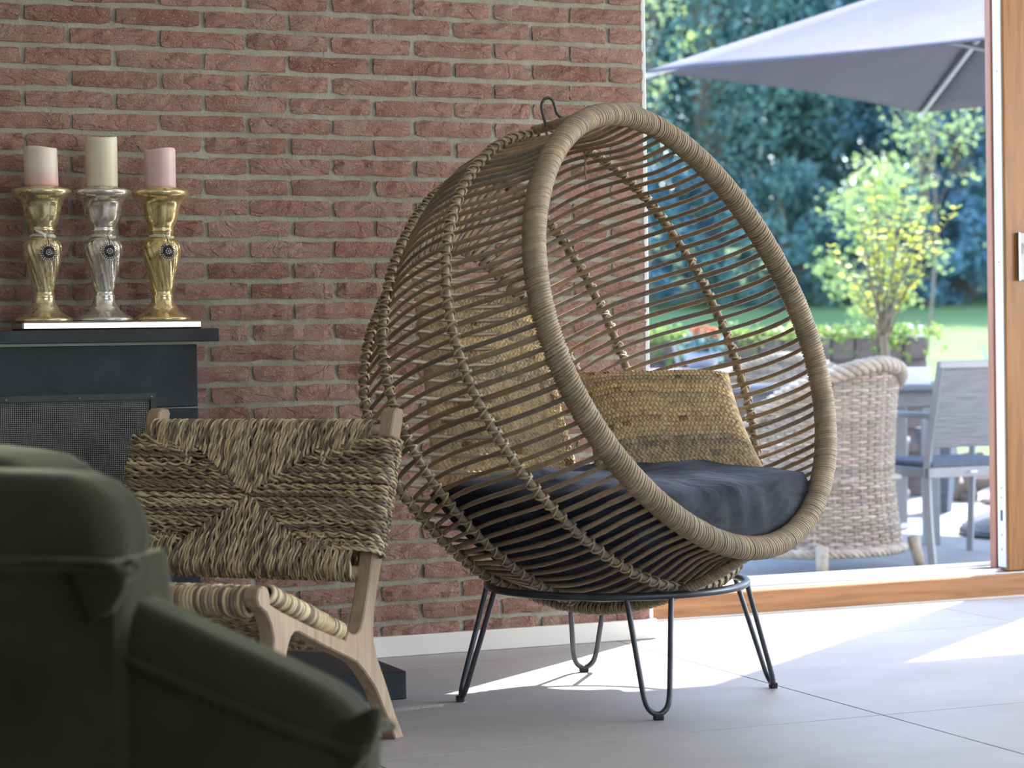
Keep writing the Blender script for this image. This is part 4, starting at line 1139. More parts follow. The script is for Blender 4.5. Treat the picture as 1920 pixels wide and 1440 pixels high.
# near arm rest sloping down to the front, with a piped front corner
def shear(o, k0, f_0):
    me = o.data; n = len(me.vertices); co = np.empty(n*3, np.float32); me.vertices.foreach_get('co', co); co = co.reshape(-1, 3)
    f = (co-A0)@af; co[:, 2] -= (k0*np.clip(f-f_0, 0, None)).astype(np.float32)*np.clip((co[:, 2]-0.1)/0.3, 0, 1); me.vertices.foreach_set('co', co.ravel()); me.update()
    return o
SLP = 0.39
seat = shear(soft_box(-0.75, 0.268, -0.16, -0.030, 0.06, 0.520, 0.045, 0.022, n=40, seed=7, amp=0.004).obj('arm_rest', 'green_velvet', sf), SLP, -0.05)
shear(piping([(-0.10, -0.026, 0.475), (0.10, -0.024, 0.472), (0.251, -0.026, 0.476), (0.275, -0.040, 0.490), (0.278, -0.08, 0.502), (0.275, -0.13, 0.495), (0.258, -0.16, 0.487), (0.1, -0.164, 0.487)], 0.006).obj('piping', 'green_velvet', seat), SLP, -0.05)
shear(prism(MB(), [(0.221, 0.470), (0.241, 0.498), (0.264, 0.516), (0.282, 0.531), (0.292, 0.534), (0.289, 0.508), (0.280, 0.480), (0.256, 0.445)], A0+as_*(-0.062), af, Zv, as_, 0.030, 0.008).obj('corner_welt', 'green_velvet', seat), SLP, -0.05)
soft_box(-0.80, 0.02, -0.70, -0.16, 0.06, 0.28, 0.03, n=14, seed=8).obj('seat_base', 'green_velvet', sf)
soft_box(-1.15, -0.45, -0.85, -0.30, 0.06, 0.60, 0.07, 0.02, n=16, seed=5).obj('backrest', 'green_velvet', sf)
soft_box(-0.90, -0.205, -0.50, -0.215, 0.40, 0.682, 0.055, 0.012, n=18, seed=6, fcrown=0.02).obj('back_cushion', 'green_velvet', sf)
for f, s in ((0.18, -0.10), (-0.04, -0.64), (-0.88, -0.06), (-1.08, -0.78)):
    lathe(MB(), [(0.022, 0), (0.028, 0.065)], 12, lp(f, s, 0)).obj('leg', 'teak', sf)
# ================================================================== outside
TZ = -0.15
def depth_of(x, y): return (np.stack([x-CAMPOS[0], y-CAMPOS[1]], -1)@H_F[:2])
terr = struct('terrace', box(MB(), (-6, 0.52, TZ-0.2), (12, 16, TZ-0.012)), 'grout')
struct('step_front', box(MB(), (0.0, 0.5, TZ-0.012), (XR, 0.62, 0.055)), 'pale_stone')
pm = box(MB(), (-0.298, -0.298, -0.012), (0.298, 0.298, 0), 0.003).mesh('paver', 'terrace_stone', False)
for i in range(-2, 14):
    for j in range(0, 18):
        x, y = i*0.6+0.3, 0.93+j*0.6
        d = float(depth_of(np.array(x), np.array(y))); lat = (np.array([x, y])-CAMPOS[:2])@H_R[:2]
        if lat < 0.0 or lat > d*0.33+0.6 or d > 17: continue
        o = link_mesh('paver', pm, terr); o.location = (x, y, TZ); o.rotation_euler = (0, 0, PI/2*int(rng.integers(4)))
box(mb := MB(), (-6, 0.63, TZ-0.02), (12, 16, TZ-0.006)); mb.obj('paving_bed', 'pale_stone', terr, False)
# lawn rising towards the trees
gl, gd = np.meshgrid(np.linspace(-40, 60, 60), np.linspace(14.5, 90, 90), indexing='ij')
zz = np.interp(gd, [14.5, 16.4, 25, 32, 45, 60, 90], [TZ-0.15, TZ-0.02, 0.33, 0.68, 1.42, 2.4, 6])
P = CAMPOS+gl[..., None]*H_R+gd[..., None]*H_F; P[..., 2] = zz+0.05*vnoise(P.reshape(-1, 3), 0.12, 3, 2).reshape(zz.shape)*np.clip((gd-17)/4, 0, 1)
def lawn_z(d): return float(np.interp(d, [14.5, 16.4, 25, 32, 45, 60, 90], [TZ-0.15, TZ-0.02, 0.33, 0.68, 1.42, 2.4, 6]))
tag(MB().add(P.reshape(-1, 3), grid_faces(60, 90)).obj('lawn', 'lawn_grass', None), 'green lawn rising to the trees behind the terrace', 'lawn', kind='stuff')
lw = bpy.data.objects['lawn']

# ------------------------------------------------------------------ foliage
def leaf_quads(mb, C, size, r, aspect=0.55, outward=None, upbias=0.3):
    n = len(C)
    d = r.normal(size=(n, 3)); d[:, 2] += upbias; d /= np.linalg.norm(d, axis=1)[:, None]
    e = r.normal(size=(n, 3)); e -= d*(e*d).sum(1)[:, None]; e /= np.linalg.norm(e, axis=1)[:, None]
    f = np.cross(d, e); s = size*r.uniform(0.6, 1.35, n)[:, None]
    V = np.stack([C-e*s*0.5, C+f*s*aspect*0.5, C+e*s*0.5, C-f*s*aspect*0.5], 1)
    mb.add(V.reshape(-1, 3), np.arange(4*n).reshape(-1, 4))
def crown(cx, rx, ry, rz, nclump, per, size, seed, csize=0.16):
    r = np.random.default_rng(seed)
    d = r.normal(size=(nclump, 3)); d /= np.linalg.norm(d, axis=1)[:, None]
    rad = r.uniform(0.45, 1.0, nclump)**0.6
    cl = d*rad[:, None]*np.array([rx, ry, rz])+cx
    cr = csize*(rx+rz)/2*r.uniform(0.6, 1.4, nclump)
    q = r.normal(size=(nclump, per, 3)); q /= np.linalg.norm(q, axis=2)[..., None]
    C = cl[:, None]+q*(r.random((nclump, per, 1))**0.45)*cr[:, None, None]*np.array([1, 1, 0.75])
    mb = MB(); leaf_quads(mb, C.reshape(-1, 3), size, r)
    return mb, cl
def tree(name, lat, dep, h, rx, label, leafmat, seed, nclump=150, per=70, size=0.19, base=0.0, group=None, tk_=0.4):
    b = ld(lat, dep, lawn_z(dep)-0.1); t = thing(name, label, 'tree', b, group)
    r = np.random.default_rng(seed)
    c = b+np.array([0, 0, base+(h-base)/2])
    mb, cl = crown(c, rx, rx*0.8, (h-base)/2, nclump, per, size, seed, 0.34 if leafmat == 'leaf_light' else 0.16)
    tag(mb.obj('foliage', leafmat, t, False), kind='stuff')
    mb = MB(); tube(mb, catmull([b, b+[r.normal(0, 0.15), 0, h*0.3], b+[r.normal(0, 0.3), 0, h*0.6], b+[0, 0, h*0.85]], 14), np.linspace(0.05, 0.012, 14)*h*tk_, 8)
    tk = mb.obj('trunk', 'trunk', t)
    mb = MB()
    for q in cl[:: max(1, len(cl)//14)]:
        z0 = b+np.array([0, 0, max(0.15*h, (q[2]-b[2])*0.6)])
        tube(mb, catmull([z0, (z0+q)/2+[0, 0, 0.2], q], 7), np.linspace(0.012, 0.004, 7)*h*tk_*1.2, 5)
    mb.obj('branches', 'trunk', tk)
    return t
G = 'trees at the edge of the lawn'
specs = [(0.6, 50, 20, 4.6, 'leaf_haze_dark', 'tall dark tree at the wood edge behind the brick wall end'), (4.2, 47, 18, 4.2, 'leaf_haze_mid', 'broad tree with painted blue-green haze rising above the parasol tip'),
         (6.6, 51, 20, 4.4, 'leaf_haze_dark', 'dark dense tree standing behind the pale shrub'), (9.4, 47, 18.5, 4.2, 'leaf_haze_dark', 'rounded dark tree low against the lawn, under the parasol'),
         (12.2, 50, 20, 4.6, 'leaf_haze_mid', 'tall leafy tree beside the wooden door leaf'), (2.4, 56, 21, 5, 'leaf_haze_mid', 'highest tree in the second row of the wood'), (8.0, 57, 21, 5, 'leaf_haze_dark', 'dark backmost tree in the gap of the wood'), (16.5, 50, 20, 5, 'leaf_haze_dark', 'dark tree at the far right end of the wood'), (-4.5, 52, 12, 4.5, 'leaf_haze_dark', 'dark tree at the far left end of the wood'), (13.5, 58, 14, 5, 'leaf_haze_dark', 'dark backmost tree behind the tall leafy tree')]
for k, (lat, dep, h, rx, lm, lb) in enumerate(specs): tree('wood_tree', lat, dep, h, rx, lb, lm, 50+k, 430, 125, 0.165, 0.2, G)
# undergrowth along the edge of the wood
for k, (lat, dep, h, rx, lm, lb) in enumerate(((2.2, 44.5, 3.2, 2.2, 'leaf_haze_dark', 'low dark bush at the foot of the wood, behind the egg chair rim'), (5.3, 45, 3.0, 2.1, 'leaf_haze_mid', 'low bush at the foot of the wood beneath the pale shrub'), (8.2, 44.5, 2.8, 2.0, 'leaf_haze_dark', 'low dark bush at the foot of the wood behind the lime sapling'), (11.0, 45, 3.4, 2.2, 'leaf_haze_mid', 'low bush at the foot of the wood near the wooden door leaf'))):
    tree('bush', lat, dep, h, rx, lb, lm, 80+k, 90, 70, 0.17, 0.0, 'bushes at the foot of the wood')
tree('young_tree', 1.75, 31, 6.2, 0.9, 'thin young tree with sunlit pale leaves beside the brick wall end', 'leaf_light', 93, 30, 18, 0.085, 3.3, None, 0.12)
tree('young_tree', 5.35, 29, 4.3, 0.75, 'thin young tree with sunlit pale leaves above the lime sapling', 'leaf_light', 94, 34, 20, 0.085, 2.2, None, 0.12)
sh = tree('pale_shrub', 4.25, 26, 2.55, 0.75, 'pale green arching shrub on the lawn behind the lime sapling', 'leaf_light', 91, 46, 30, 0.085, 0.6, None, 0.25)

# ------------------------------------------------------------------ raised brick planter with creeper
PD = 13.3
pr0 = ld(-0.4, PD); pr1 = at(1738, 640, PD); pr1[2] = 0
pdir = (pr1-pr0); pl_len = np.linalg.norm(pdir); pdir /= pl_len; pnrm = np.cross(pdir, Zv)       # towards camera
if pnrm@(CAMPOS-pr1)*1 < 0: pnrm = -pnrm
PZ = 0.80
pln = thing('brick_planter', 'long raised planter of dark upright bricks at the terrace edge', 'planter', (pr0+pr1)/2+Zv*TZ)
orient_box(mb := MB(), (pr0+pr1)/2-pnrm*0.45+Zv*(TZ+PZ-0.06)/2, pdir, pnrm, Zv, pl_len/2-0.006, 0.44, (PZ-0.06-TZ)/2); mb.obj('core', 'grout', pln, False)
orient_box(mb := MB(), (pr0+pr1)/2-pnrm*0.45+Zv*(PZ-0.04), pdir, pnrm, Zv, pl_len/2-0.1, 0.36, 0.03); mb.obj('soil', 'soil', pln, False)
bm = orient_box(MB(), (0, 0, 0), pdir, pnrm, Zv, 0.068, 0.05, 0.066, 0.006).mesh('planter_brick', 'planter_brick', False)
nb = int(pl_len/0.143)
for row in range(7):
    z = PZ-0.068-row*0.138
    for k in range(nb):
        if row > 2 and k % 1: continue
        o = link_mesh('planter_brick', bm, pln); c = pr1-pdir*(0.07+k*0.143)-pnrm*0.045+Zv*z+pnrm*rng.normal(0, 0.003)
        o.matrix_parent_inverse = pln.matrix_basis.inverted(); o.location = c
sm_ = orient_box(MB(), (0, 0, 0), pnrm, pdir, Zv, 0.068, 0.05, 0.066, 0.006).mesh('planter_brick', 'planter_brick', False)
for row in range(7):
    for k in range(6):
        o = link_mesh('planter_brick', sm_, pln); o.matrix_parent_inverse = pln.matrix_basis.inverted(); o.location = pr1-pdir*0.045-pnrm*(0.17+k*0.143)+Zv*(PZ-0.068-row*0.138)
# pale ledge in front of the planter that carries the flower pot
lz = 0.632
ledge = orient_box(MB(), pr0+pdir*1.25+pnrm*0.30+Zv*(lz-0.03), pdir, pnrm, Zv, 1.1, 0.22, 0.03, 0.006)
for k in (-0.95, 0.95): orient_box(ledge, pr0+pdir*(1.25+k)+pnrm*0.30+Zv*(TZ+lz-0.06)/2, pdir, pnrm, Zv, 0.06, 0.18, (lz-0.06-TZ)/2, 0.004)
tag(ledge.obj('stone_bench', 'pale_stone', None, False), 'pale stone bench in front of the planter carrying the flower pot', 'bench')
# creeper: one plant per stretch of wall
r = np.random.default_rng(5)
for k in range(8):
    f = (k+0.5)/8*pl_len*0.62+pl_len*0.38
    c0 = pr0+pdir*f-pnrm*0.12+Zv*PZ
    mb = MB()
    n = 210
    C = c0+pdir*r.uniform(-0.22, 0.22, n)[:, None]+pnrm*r.uniform(-0.12, 0.16, n)[:, None]+Zv*(np.abs(r.normal(0, 0.028, n))+0.01)[:, None]
    hang = r.random(n) < 0.12; over = C[hang]
    over = over-pnrm*((over-pr1)@pnrm)[:, None]+pnrm*(0.02+0.03*r.random(len(over)))[:, None]; over[:, 2] = PZ-r.random(len(over))**2*0.16; C[hang] = over
    leaf_quads(mb, C, 0.040, r, 0.8, upbias=0.8)
    cr_ = thing('creeper_plant', ['trailing green creeper spilling over the brick planter'][0], 'plant', c0, 'creepers along the brick planter')
    tag(mb.obj('leaves', 'leaf_creeper', cr_, False), kind='stuff')
    mb = MB()
    for q in range(7):
        e = C[int(r.integers(n))]; tube(mb, catmull([c0-Zv*0.03, (c0+e)/2+Zv*0.04, e], 7), 0.003, 5)
    mb.obj('stems', 'trunk', cr_)

# ------------------------------------------------------------------ lime sapling in a pot
SD = 12.3
sb = at(1660, 668, SD)
pot_c = np.array([sb[0], sb[1], TZ])
sap = thing('lime_sapling', 'young many-stemmed sapling with sunlit yellow-green leaves', 'sapling', pot_c+Zv*0.37)
pot = thing('sapling_pot', 'grey round pot holding the sapling on the terrace', 'pot', pot_c)
lathe(MB(), [(0.0, 0), (0.09, 0), (0.12, 0.36), (0.128, 0.37), (0.128, 0.40), (0.112, 0.40), (0.108, 0.35), (0.0, 0.35)], 28, pot_c).obj('pot_body', 'grey_metal', pot)
lathe(MB(), [(0.0, 0.345), (0.109, 0.345), (0.109, 0.362), (0.0, 0.37)], 24, pot_c).obj('soil', 'soil', pot)
tips = [(1550, 455), (1583, 520), (1608, 395), (1618, 470), (1640, 345), (1632, 420), (1665, 430), (1681, 342), (1676, 395), (1700, 345), (1712, 400), (1722, 450), (1733, 395), (1752, 430), (1790, 392), (1760, 470), (1600, 560), (1700, 520)]
r = np.random.default_rng(12)
lv = MB(); s_ = 1.0
lv.add([(0, 0, 0), (0.35, -0.30, 0.05), (0.75, -0.26, 0.06), (1, 0, 0.0), (0.75, 0.26, 0.06), (0.35, 0.30, 0.05), (0.5, 0, -0.02)], [np.array([[0, 1, 6], [1, 2, 6], [2, 3, 6], [3, 4, 6], [4, 5, 6], [5, 0, 6]])])
leafme = lv.mesh('leaf', 'leaf_lime', True)
def place_leaf(p, d, size, parent, roll):
    d = d/np.linalg.norm(d); q = Vector(d).to_track_quat('X', 'Z')
    o = link_mesh('leaf', leafme, parent); o.matrix_parent_inverse = parent.matrix_basis.inverted()
    o.location = p; o.rotation_mode = 'QUATERNION'; o.rotation_quaternion = q @ Euler((roll, 0, 0)).to_quaternion(); o.scale = (size, size, size)
nleaf = 0
tr = MB()
tube(tr, catmull([pot_c+Zv*0.36, at(1662, 700, SD), at(1658, 650, SD), at(1655, 628, SD)], 10), np.linspace(0.028, 0.022, 10), 8)
trunk_o = tr.obj('trunk', 'trunk', sap)
for k, (x, y) in enumerate(tips):
    dd = SD+r.normal(0, 0.13)
    b0_ = at(1655+r.normal(0, 5), 632+r.normal(0, 5), SD); mx = at(1655+(x-1655)*0.42+r.normal(0, 5), 632+(y-632)*0.5, (SD+dd)/2); tp = at(x, y, dd)
    Cv = catmull([b0_, mx, tp], 24)
    tube(MB(), Cv, np.linspace(0.008, 0.0022, 24), 6).obj('stem', 'trunk', sap)
    for q in range(7, 24):
        for s in range(2 if q > 12 else 1):
            if r.random() < 0.36 or nleaf >= 298: continue
            dv = (H_R*(1 if (q+s) % 2 else -1)*r.uniform(0.5, 1)+H_F*r.normal(0, 0.6)+Zv*r.uniform(-0.3, 0.6))
            place_leaf(Cv[q], dv, r.uniform(0.038, 0.060), sap, r.normal(0, 0.6)); nleaf += 1

# ------------------------------------------------------------------ potted orange flowers, stake, small post
fc = pr0+pdir*((at(1308, 690, PD)-pr0)@pdir)+pnrm*0.33; fc[2] = lz+0.0005
fpt = thing('flower_pot', 'round lilac grey ceramic pot on the stone bench', 'pot', fc)
lathe(MB(), [(0.0, 0), (0.075, 0), (0.098, 0.05), (0.105, 0.09), (0.098, 0.095), (0.085, 0.08), (0.0, 0.075)], 28, fc).obj('pot_body', 'ceramic_blue', fpt)
fl = thing('orange_flowers', 'bushy plant with clusters of orange blooms in the lilac pot', 'flowers', fc+Zv*0.075)
mb = MB(); C = fc+Zv*0.14+r.normal(0, 1, (260, 3))*np.array([0.06, 0.06, 0.04]); leaf_quads(mb, C, 0.045, r, 0.6); tag(mb.obj('leaves', 'leaf_haze_mid', fl, False), kind='stuff')
for k in range(16):
    a_ = r.uniform(0, 2*PI); p = fc+np.array([0.085*math.cos(a_)*r.uniform(0.2, 1.1), 0.085*math.sin(a_)*r.uniform(0.2, 1.1), r.uniform(0.16, 0.235)])
    mb = MB()
    for q in range(7):
        pc_ = p+r.normal(0, 0.012, 3)
        lathe(t3 := MB(), [(0.0, -0.008), (0.010, -0.004), (0.014, 0.003), (0.009, 0.009), (0.0, 0.011)], 8); mb.add(t3.v[0]+pc_, t3.f)
    tube(mb, [fc+Zv*0.08, p], 0.002, 5)
    mb.obj('bloom', 'petal_orange', fl)
stc = pr0+pdir*((at(1262, 650, PD)-pr0)@pdir)+pnrm*0.26
tag(orient_box(MB(), stc+Zv*(lz+0.085), pdir*0.97+Zv*0.2, pnrm, Zv*0.97-pdir*0.2, 0.012, 0.008, 0.078, 0.002).obj('wooden_peg', 'pale_stone', None, False), 'pale wooden peg standing on the bench beside the flower pot', 'peg')
pp = ld((1714-960)/FPX*17.5, 17.5); 
tag(box(MB(), pp+[-0.055, -0.055, lawn_z(17.5)-0.05], pp+[0.055, 0.055, 0.88], 0.006).obj('garden_post', 'pole_metal', None, False), 'short grey garden post on the lawn behind the planter', 'post')

# ------------------------------------------------------------------ wicker armchairs
def wicker_chair():
    t = thing('wicker_armchair', '', 'armchair', (0, 0, 0))
    # local: y- = back (towards house), seat opens to +y
    W2, DB = 0.325, 0.30
    def plan(w):                                     # w in [-1,1] around the U
        w = np.asarray(w, float); a_ = w*1.95
        th = np.clip(a_, -1.2, 1.2)
        x = W2*np.sin(th/1.2*PI/2); y = -DB*np.cos(th/1.2*PI/2)
        ex = np.clip(np.abs(a_)-1.2, 0, None)*0.40
        return np.stack([x, y+ex], -1)
    def top(w): return 0.845-0.26*np.clip(np.abs(w)/0.78, 0, 1)**1.7
    def scale(z): zn = z/0.9; return 0.90+0.10*np.clip((zn-0.45)/0.55, 0, 1)**1.5+0.16*np.clip((0.45-zn)/0.45, 0, 1)**1.6
    ws = np.linspace(-1, 1, 400); L = np.concatenate([[0], np.cumsum(np.linalg.norm(np.diff(plan(ws), axis=0), axis=1))])
    nst = 39; wst = np.interp(np.linspace(0, L[-1], nst), L, ws)
    def pos(w, z, off=0.0):
        p = plan(w)*scale(z)[:, None]; e = 1e-3
        tg = plan(np.clip(w+e, -1, 1))-plan(np.clip(w-e, -1, 1)); tg /= np.linalg.norm(tg, axis=1)[:, None]+1e-9
        nr_ = np.stack([tg[:, 1], -tg[:, 0]], -1)
        p = p+nr_*np.broadcast_to(off, (len(p),))[:, None]
        return np.concatenate([p, np.broadcast_to(z, (len(p),))[:, None]], 1)
    wc = lambda: np.clip(np.array([0.40, 0.335, 0.275])*(1+rng.normal(0, 0.14))*np.array([1+rng.normal(0, 0.03), 1, 1-rng.normal(0, 0.04)]), 0.05, 0.8)
    mb = MB(); pitch = 0.0130
    nrow = int(0.80/pitch)
    sub = np.interp(np.linspace(0, nst-1, (nst-1)*4+1), np.arange(nst), wst); kk = np.linspace(0, nst-1, len(sub))
    for j in range(nrow):
        z = 0.105+j*pitch
        ok = top(sub) > z+0.012
        runs = np.flatnonzero(np.diff(np.concatenate([[0], ok.astype(int), [0]])))
        for a_, b_ in zip(runs[::2], runs[1::2]):
            if b_-a_ < 3: continue
            w = sub[a_:b_]; off = 0.0060*np.cos(PI*(kk[a_:b_]+j))
            zz_ = np.full(len(w), z)+0.0012*np.sin(kk[a_:b_]*2.1+j)
            col = np.repeat(wc()[None], len(w), 0)*(1+0.1*np.sin(kk[a_:b_]*0.7+rng.random()*6))[:, None]
            tube(mb, pos(w, zz_, off), 0.0061, 5, col=col, cap=True)
    tag(mb.obj('weave', 'wicker', t), kind='stuff')
    for w in wst:
        zs_ = np.linspace(0.09, float(top(w)), 16)
        tube(MB(), pos(np.full(16, w), zs_), 0.0055, 6, col=wc()*0.8).obj('stake', 'wicker', t)
    def braid(path, R, rs, turns, name):
        mb = MB(); T, U, V = frames(path, False); n = len(path)
        for s in range(4):
            an = 2*PI*(turns*np.arange(n)/n+s/4)
            tube(mb, path+R*(np.cos(an)[:, None]*U+np.sin(an)[:, None]*V), rs, 6, col=wc()*1.1)
        mb.obj(name, 'wicker', t)
    w_ = np.linspace(-0.99, 0.99, 150); pt = pos(w_, top(w_), 0.010); braid(pt, 0.021, 0.0135, 13, 'rolled_rim')
    w_ = np.linspace(-0.99, 0.99, 150); pb = pos(w_, np.full(150, 0.095), 0.004); braid(pb, 0.012, 0.010, 16, 'base_braid')
    for x in (-0.99, 0.99):
        zs_ = np.linspace(0.09, 0.62, 24); braid(pos(np.full(24, x), zs_), 0.012, 0.010, 5, 'front_braid')
    for x, y in ((-0.275, -0.235), (0.275, -0.235), (-0.32, 0.24), (0.32, 0.24)):
        sx, sy = math.copysign(0.022, x), math.copysign(0.018, y)
        tube(MB(), [(x+sx, y+sy, 0.0), (x, y, 0.13)], [0.021, 0.025], 10, col=(0.42, 0.35, 0.27)).obj('leg', 'wicker', t)
    # seat deck and loose seat pad
    mb = MB()
    for k in range(24):
        y = -0.25+k*0.022; hw = 0.30*math.sqrt(max(0.05, 1-(max(0, -y)/0.31)**2)) if y < 0 else 0.30
        tube(mb, [(-hw, y, 0.38), (0, y, 0.383), (hw, y, 0.38)], 0.011, 6, col=wc())
    mb.obj('seat_deck', 'wicker', t)
    box(mb := MB(), (0.030, -0.375*0.98, 0.185), (0.098, -0.369*0.98, 0.208), 0.002)
    mb.obj('name_plate', 'pole_metal', t, False)
    return t
wch = wicker_chair()
wl, wr = onz(1458, 1086, TZ), onz(1722, 1072, TZ)
ax_ = (wr-wl)/np.linalg.norm(wr-wl); wmid = (wl+wr)/2; back_n = np.array([ax_[1], -ax_[0], 0.])
if back_n@(CAMPOS-wmid) < 0: back_n = -back_n
wcen = wmid-back_n*0.25
wch.location = (wcen[0], wcen[1], TZ); wch.rotation_euler = (0, 0, math.atan2(ax_[1], ax_[0])+math.radians(24)); wch.scale = (1.06, 1.06, 1.0)
wch['label'] = 'round-backed wicker armchair standing just outside the door, back to the house'
wch['group'] = 'wicker armchairs on the terrace'
w2 = copy_tree(wch); w2['label'] = 'wicker armchair across the garden table, mostly hidden behind the egg chair'
p2_ = ld((1462-960)/FPX*11.9, 11.9); w2.location = (p2_[0], p2_[1], TZ); w2.rotation_euler = (0, 0, math.atan2(ax_[1], ax_[0])+math.radians(150))

# ------------------------------------------------------------------ garden table
tb0 = ld(1.18, 10.6); TTZ = 0.58
tdx = (ld(1, 0)-ld(0, 0))*0+np.array([0.80, 0.60, 0]); tdy = np.array([-0.60, 0.80, 0])
tl1 = onz(1730, 1021, TZ)
tcen = tl1-H_R*0.70+H_F*0.42
gt = thing('garden_table', 'grey metal garden table with a dark top behind the wicker armchair', 'table', (tcen[0], tcen[1], TZ))
orient_box(MB(), tcen*[1, 1, 0]+Zv*(TTZ-0.012), H_R, H_F, Zv, 0.92, 0.50, 0.012, 0.004).obj('table_top', 'table_top', gt, False)
orient_box(MB(), tcen*[1, 1, 0]+Zv*(TTZ-0.062), H_R, H_F, Zv, 0.86, 0.44, 0.037, 0.003).obj('apron', 'grey_metal', gt, False)
for a_ in (-1, 1):
    for b_ in (-1, 1):
        p = tcen+H_R*0.74*a_+H_F*0.42*b_
        orient_box(MB(), p*[1, 1, 0]+Zv*(TZ+TTZ-0.1)/2, H_R, H_F, Zv, 0.036, 0.036, (TTZ-0.1-TZ)/2, 0.003).obj('leg', 'grey_metal', gt, False)
bx = tcen+H_R*0.70-H_F*0.30
tag(orient_box(MB(), bx*[1, 1, 0]+Zv*(TTZ+0.0405), H_R, H_F, Zv, 0.06, 0.05, 0.04, 0.003).obj('napkin_box', 'white_card', None, False), 'small white box standing on the end of the garden table', 'box')

# ------------------------------------------------------------------ grey garden chair
cf = np.array([0.0, 1.0, 0]); cs_ = np.array([1.0, 0.0, 0])        # chair forward, and its side direction away from us
c0 = onz(1748, 1062, TZ)
gc = thing('garden_chair', 'grey metal garden chair with a textile sling back beside the door leaf', 'chair', c0+cf*0.25+cs_*0.28)
q3 = lambda f, s, z: c0+cf*f+cs_*s+Zv*(z)
CWD = 0.52
for s in (0.0, CWD):
    path = catmull([q3(-0.005, s, 0), q3(0.02, s, 0.18), q3(0.03, s, 0.38), q3(0.012, s, 0.50), q3(-0.045, s, 0.70), q3(-0.085, s, 0.845)], 22)
    tube(MB(), path, 0.021, 4, flat=0.75).obj('rear_leg', 'grey_metal', gc, False)
    tube(MB(), [q3(0.50, s, 0), q3(0.46, s, 0.62)], 0.019, 4, flat=0.8).obj('front_leg', 'grey_metal', gc, False)
    orient_box(MB(), q3(0.24, s, 0.625), cf, cs_, Zv, 0.26, 0.022, 0.012, 0.003).obj('armrest', 'grey_metal', gc, False)
    orient_box(MB(), q3(0.24, s, 0.385), cf, cs_, Zv, 0.24, 0.012, 0.02, 0.002).obj('seat_rail', 'grey_metal', gc, False)
    tube(MB(), [q3(-0.002, s, 0.60), q3(0.0, s, 0.625)], 0.018, 4).obj('arm_bracket', 'grey_metal', gc, False)
for f, z in ((0.03, 0.385), (0.47, 0.385)): orient_box(MB(), q3(f, CWD/2, z), cs_, cf, Zv, CWD/2, 0.012, 0.022, 0.002).obj('cross_rail', 'grey_metal', gc, False)
orient_box(MB(), q3(-0.085, CWD/2, 0.835), cs_, cf, Zv, CWD/2+0.015, 0.014, 0.016, 0.003).obj('top_rail', 'grey_metal', gc, False)
b1, b2 = q3(0.012, 0, 0.49), q3(-0.082, 0, 0.825); vdir = (b2-b1); vl = np.linalg.norm(vdir); vdir /= vl
nrm_ = np.cross(cs_, vdir)
orient_box(MB(), (b1+b2)/2+cs_*CWD/2, cs_, nrm_, vdir, CWD/2-0.012, 0.004, vl/2, 0.001).obj('sling_back', 'textile_sling', gc, False)
orient_box(MB(), q3(0.25, CWD/2, 0.418), cs_, cf, Zv, CWD/2-0.01, 0.235, 0.012, 0.006).obj('seat_sling', 'dark_sling', gc, False)
tgp = q3(0.0165, CWD*0.40, 0.388)
# worn white maker's mark, no longer readable
mb = MB(); tgp = tgp-cf*0.0195
for x0_, x1_, z0_, z1_ in ((-0.016, 0.016, -0.005, 0.0), (-0.016, -0.012, 0.0, 0.004), (-0.003, 0.001, 0.0, 0.003), (0.006, 0.009, 0.0, 0.0045), (0.012, 0.016, 0.0, 0.002)):
    orient_box(mb, tgp+cs_*(x0_+x1_)/2+Zv*(z0_+z1_)/2, cs_, cf, Zv, (x1_-x0_)/2, 0.0008, (z1_-z0_)/2)
mb.obj('maker_mark', 'white_card', gc, False)

# ------------------------------------------------------------------ parasol
HC = 2.05; AP = 2.66
PLc = CAMPOS+ray(1210, 135)*((HC-CAMPOS[2])/ray(1210, 135)[2]); PFc = CAMPOS+ray(1725, 212)*((HC-CAMPOS[2])/ray(1725, 212)[2])
e1 = PFc-PLc; e2 = np.cross(e1, Zv); 
if e2@(CAMPOS-PLc) < 0: e2 = -e2
PNc, PRc = PLc+e2, PFc+e2
pcen = (PLc+PRc)/2; apex = np.array([pcen[0], pcen[1], AP])
par = thing('parasol', 'large square grey parasol with a pale frame over the terrace', 'parasol', (pcen[0], pcen[1], TZ))
corners = [PLc, PFc, PRc, PNc]
mb = MB(); n = 17
for k in range(4):
    A, B = corners[k], corners[(k+1) % 4]
    g = np.linspace(0, 1, n); U, V = np.meshgrid(g, g, indexing='ij')       # U apex->edge, V along the edge
    E = A*(1-V)[..., None]+B*V[..., None]
    sagin = 0.085*np.sin(PI*V)**1.0                                          # scalloped edge
    E = E+(pcen*[1, 1, 0]+Zv*HC-E)*sagin[..., None]
    P = apex*(1-U)[..., None]+E*U[..., None]
    P[..., 2] -= 0.05*np.sin(PI*U)*np.sin(PI*V)
    mb.add(P.reshape(-1, 3), grid_faces(n, n))
can = mb.obj('canopy', 'parasol_canvas', par, True)
so_ = can.modifiers.new('thick', 'SOLIDIFY'); so_.thickness = 0.003
for k in range(4):
    tube(MB(), [apex-Zv*0.07, corners[k]-Zv*0.020], 0.013, 6).obj('rib', 'pole_metal', par)
    m_ = (corners[k]+corners[(k+1) % 4])/2; m_ = m_+(pcen*[1, 1, 0]+Zv*HC-m_)*0.10
    hub = np.array([pcen[0], pcen[1], 2.10]); jt = apex*0.48+corners[k]*0.52-Zv*0.045
    tube(MB(), [hub, jt], 0.011, 6).obj('strut', 'grey_metal', par)
tube(MB(), [(pcen[0], pcen[1], TZ+0.05), (pcen[0], pcen[1], AP+0.04)], 0.024, 12).obj('pole', 'grey_metal', par)
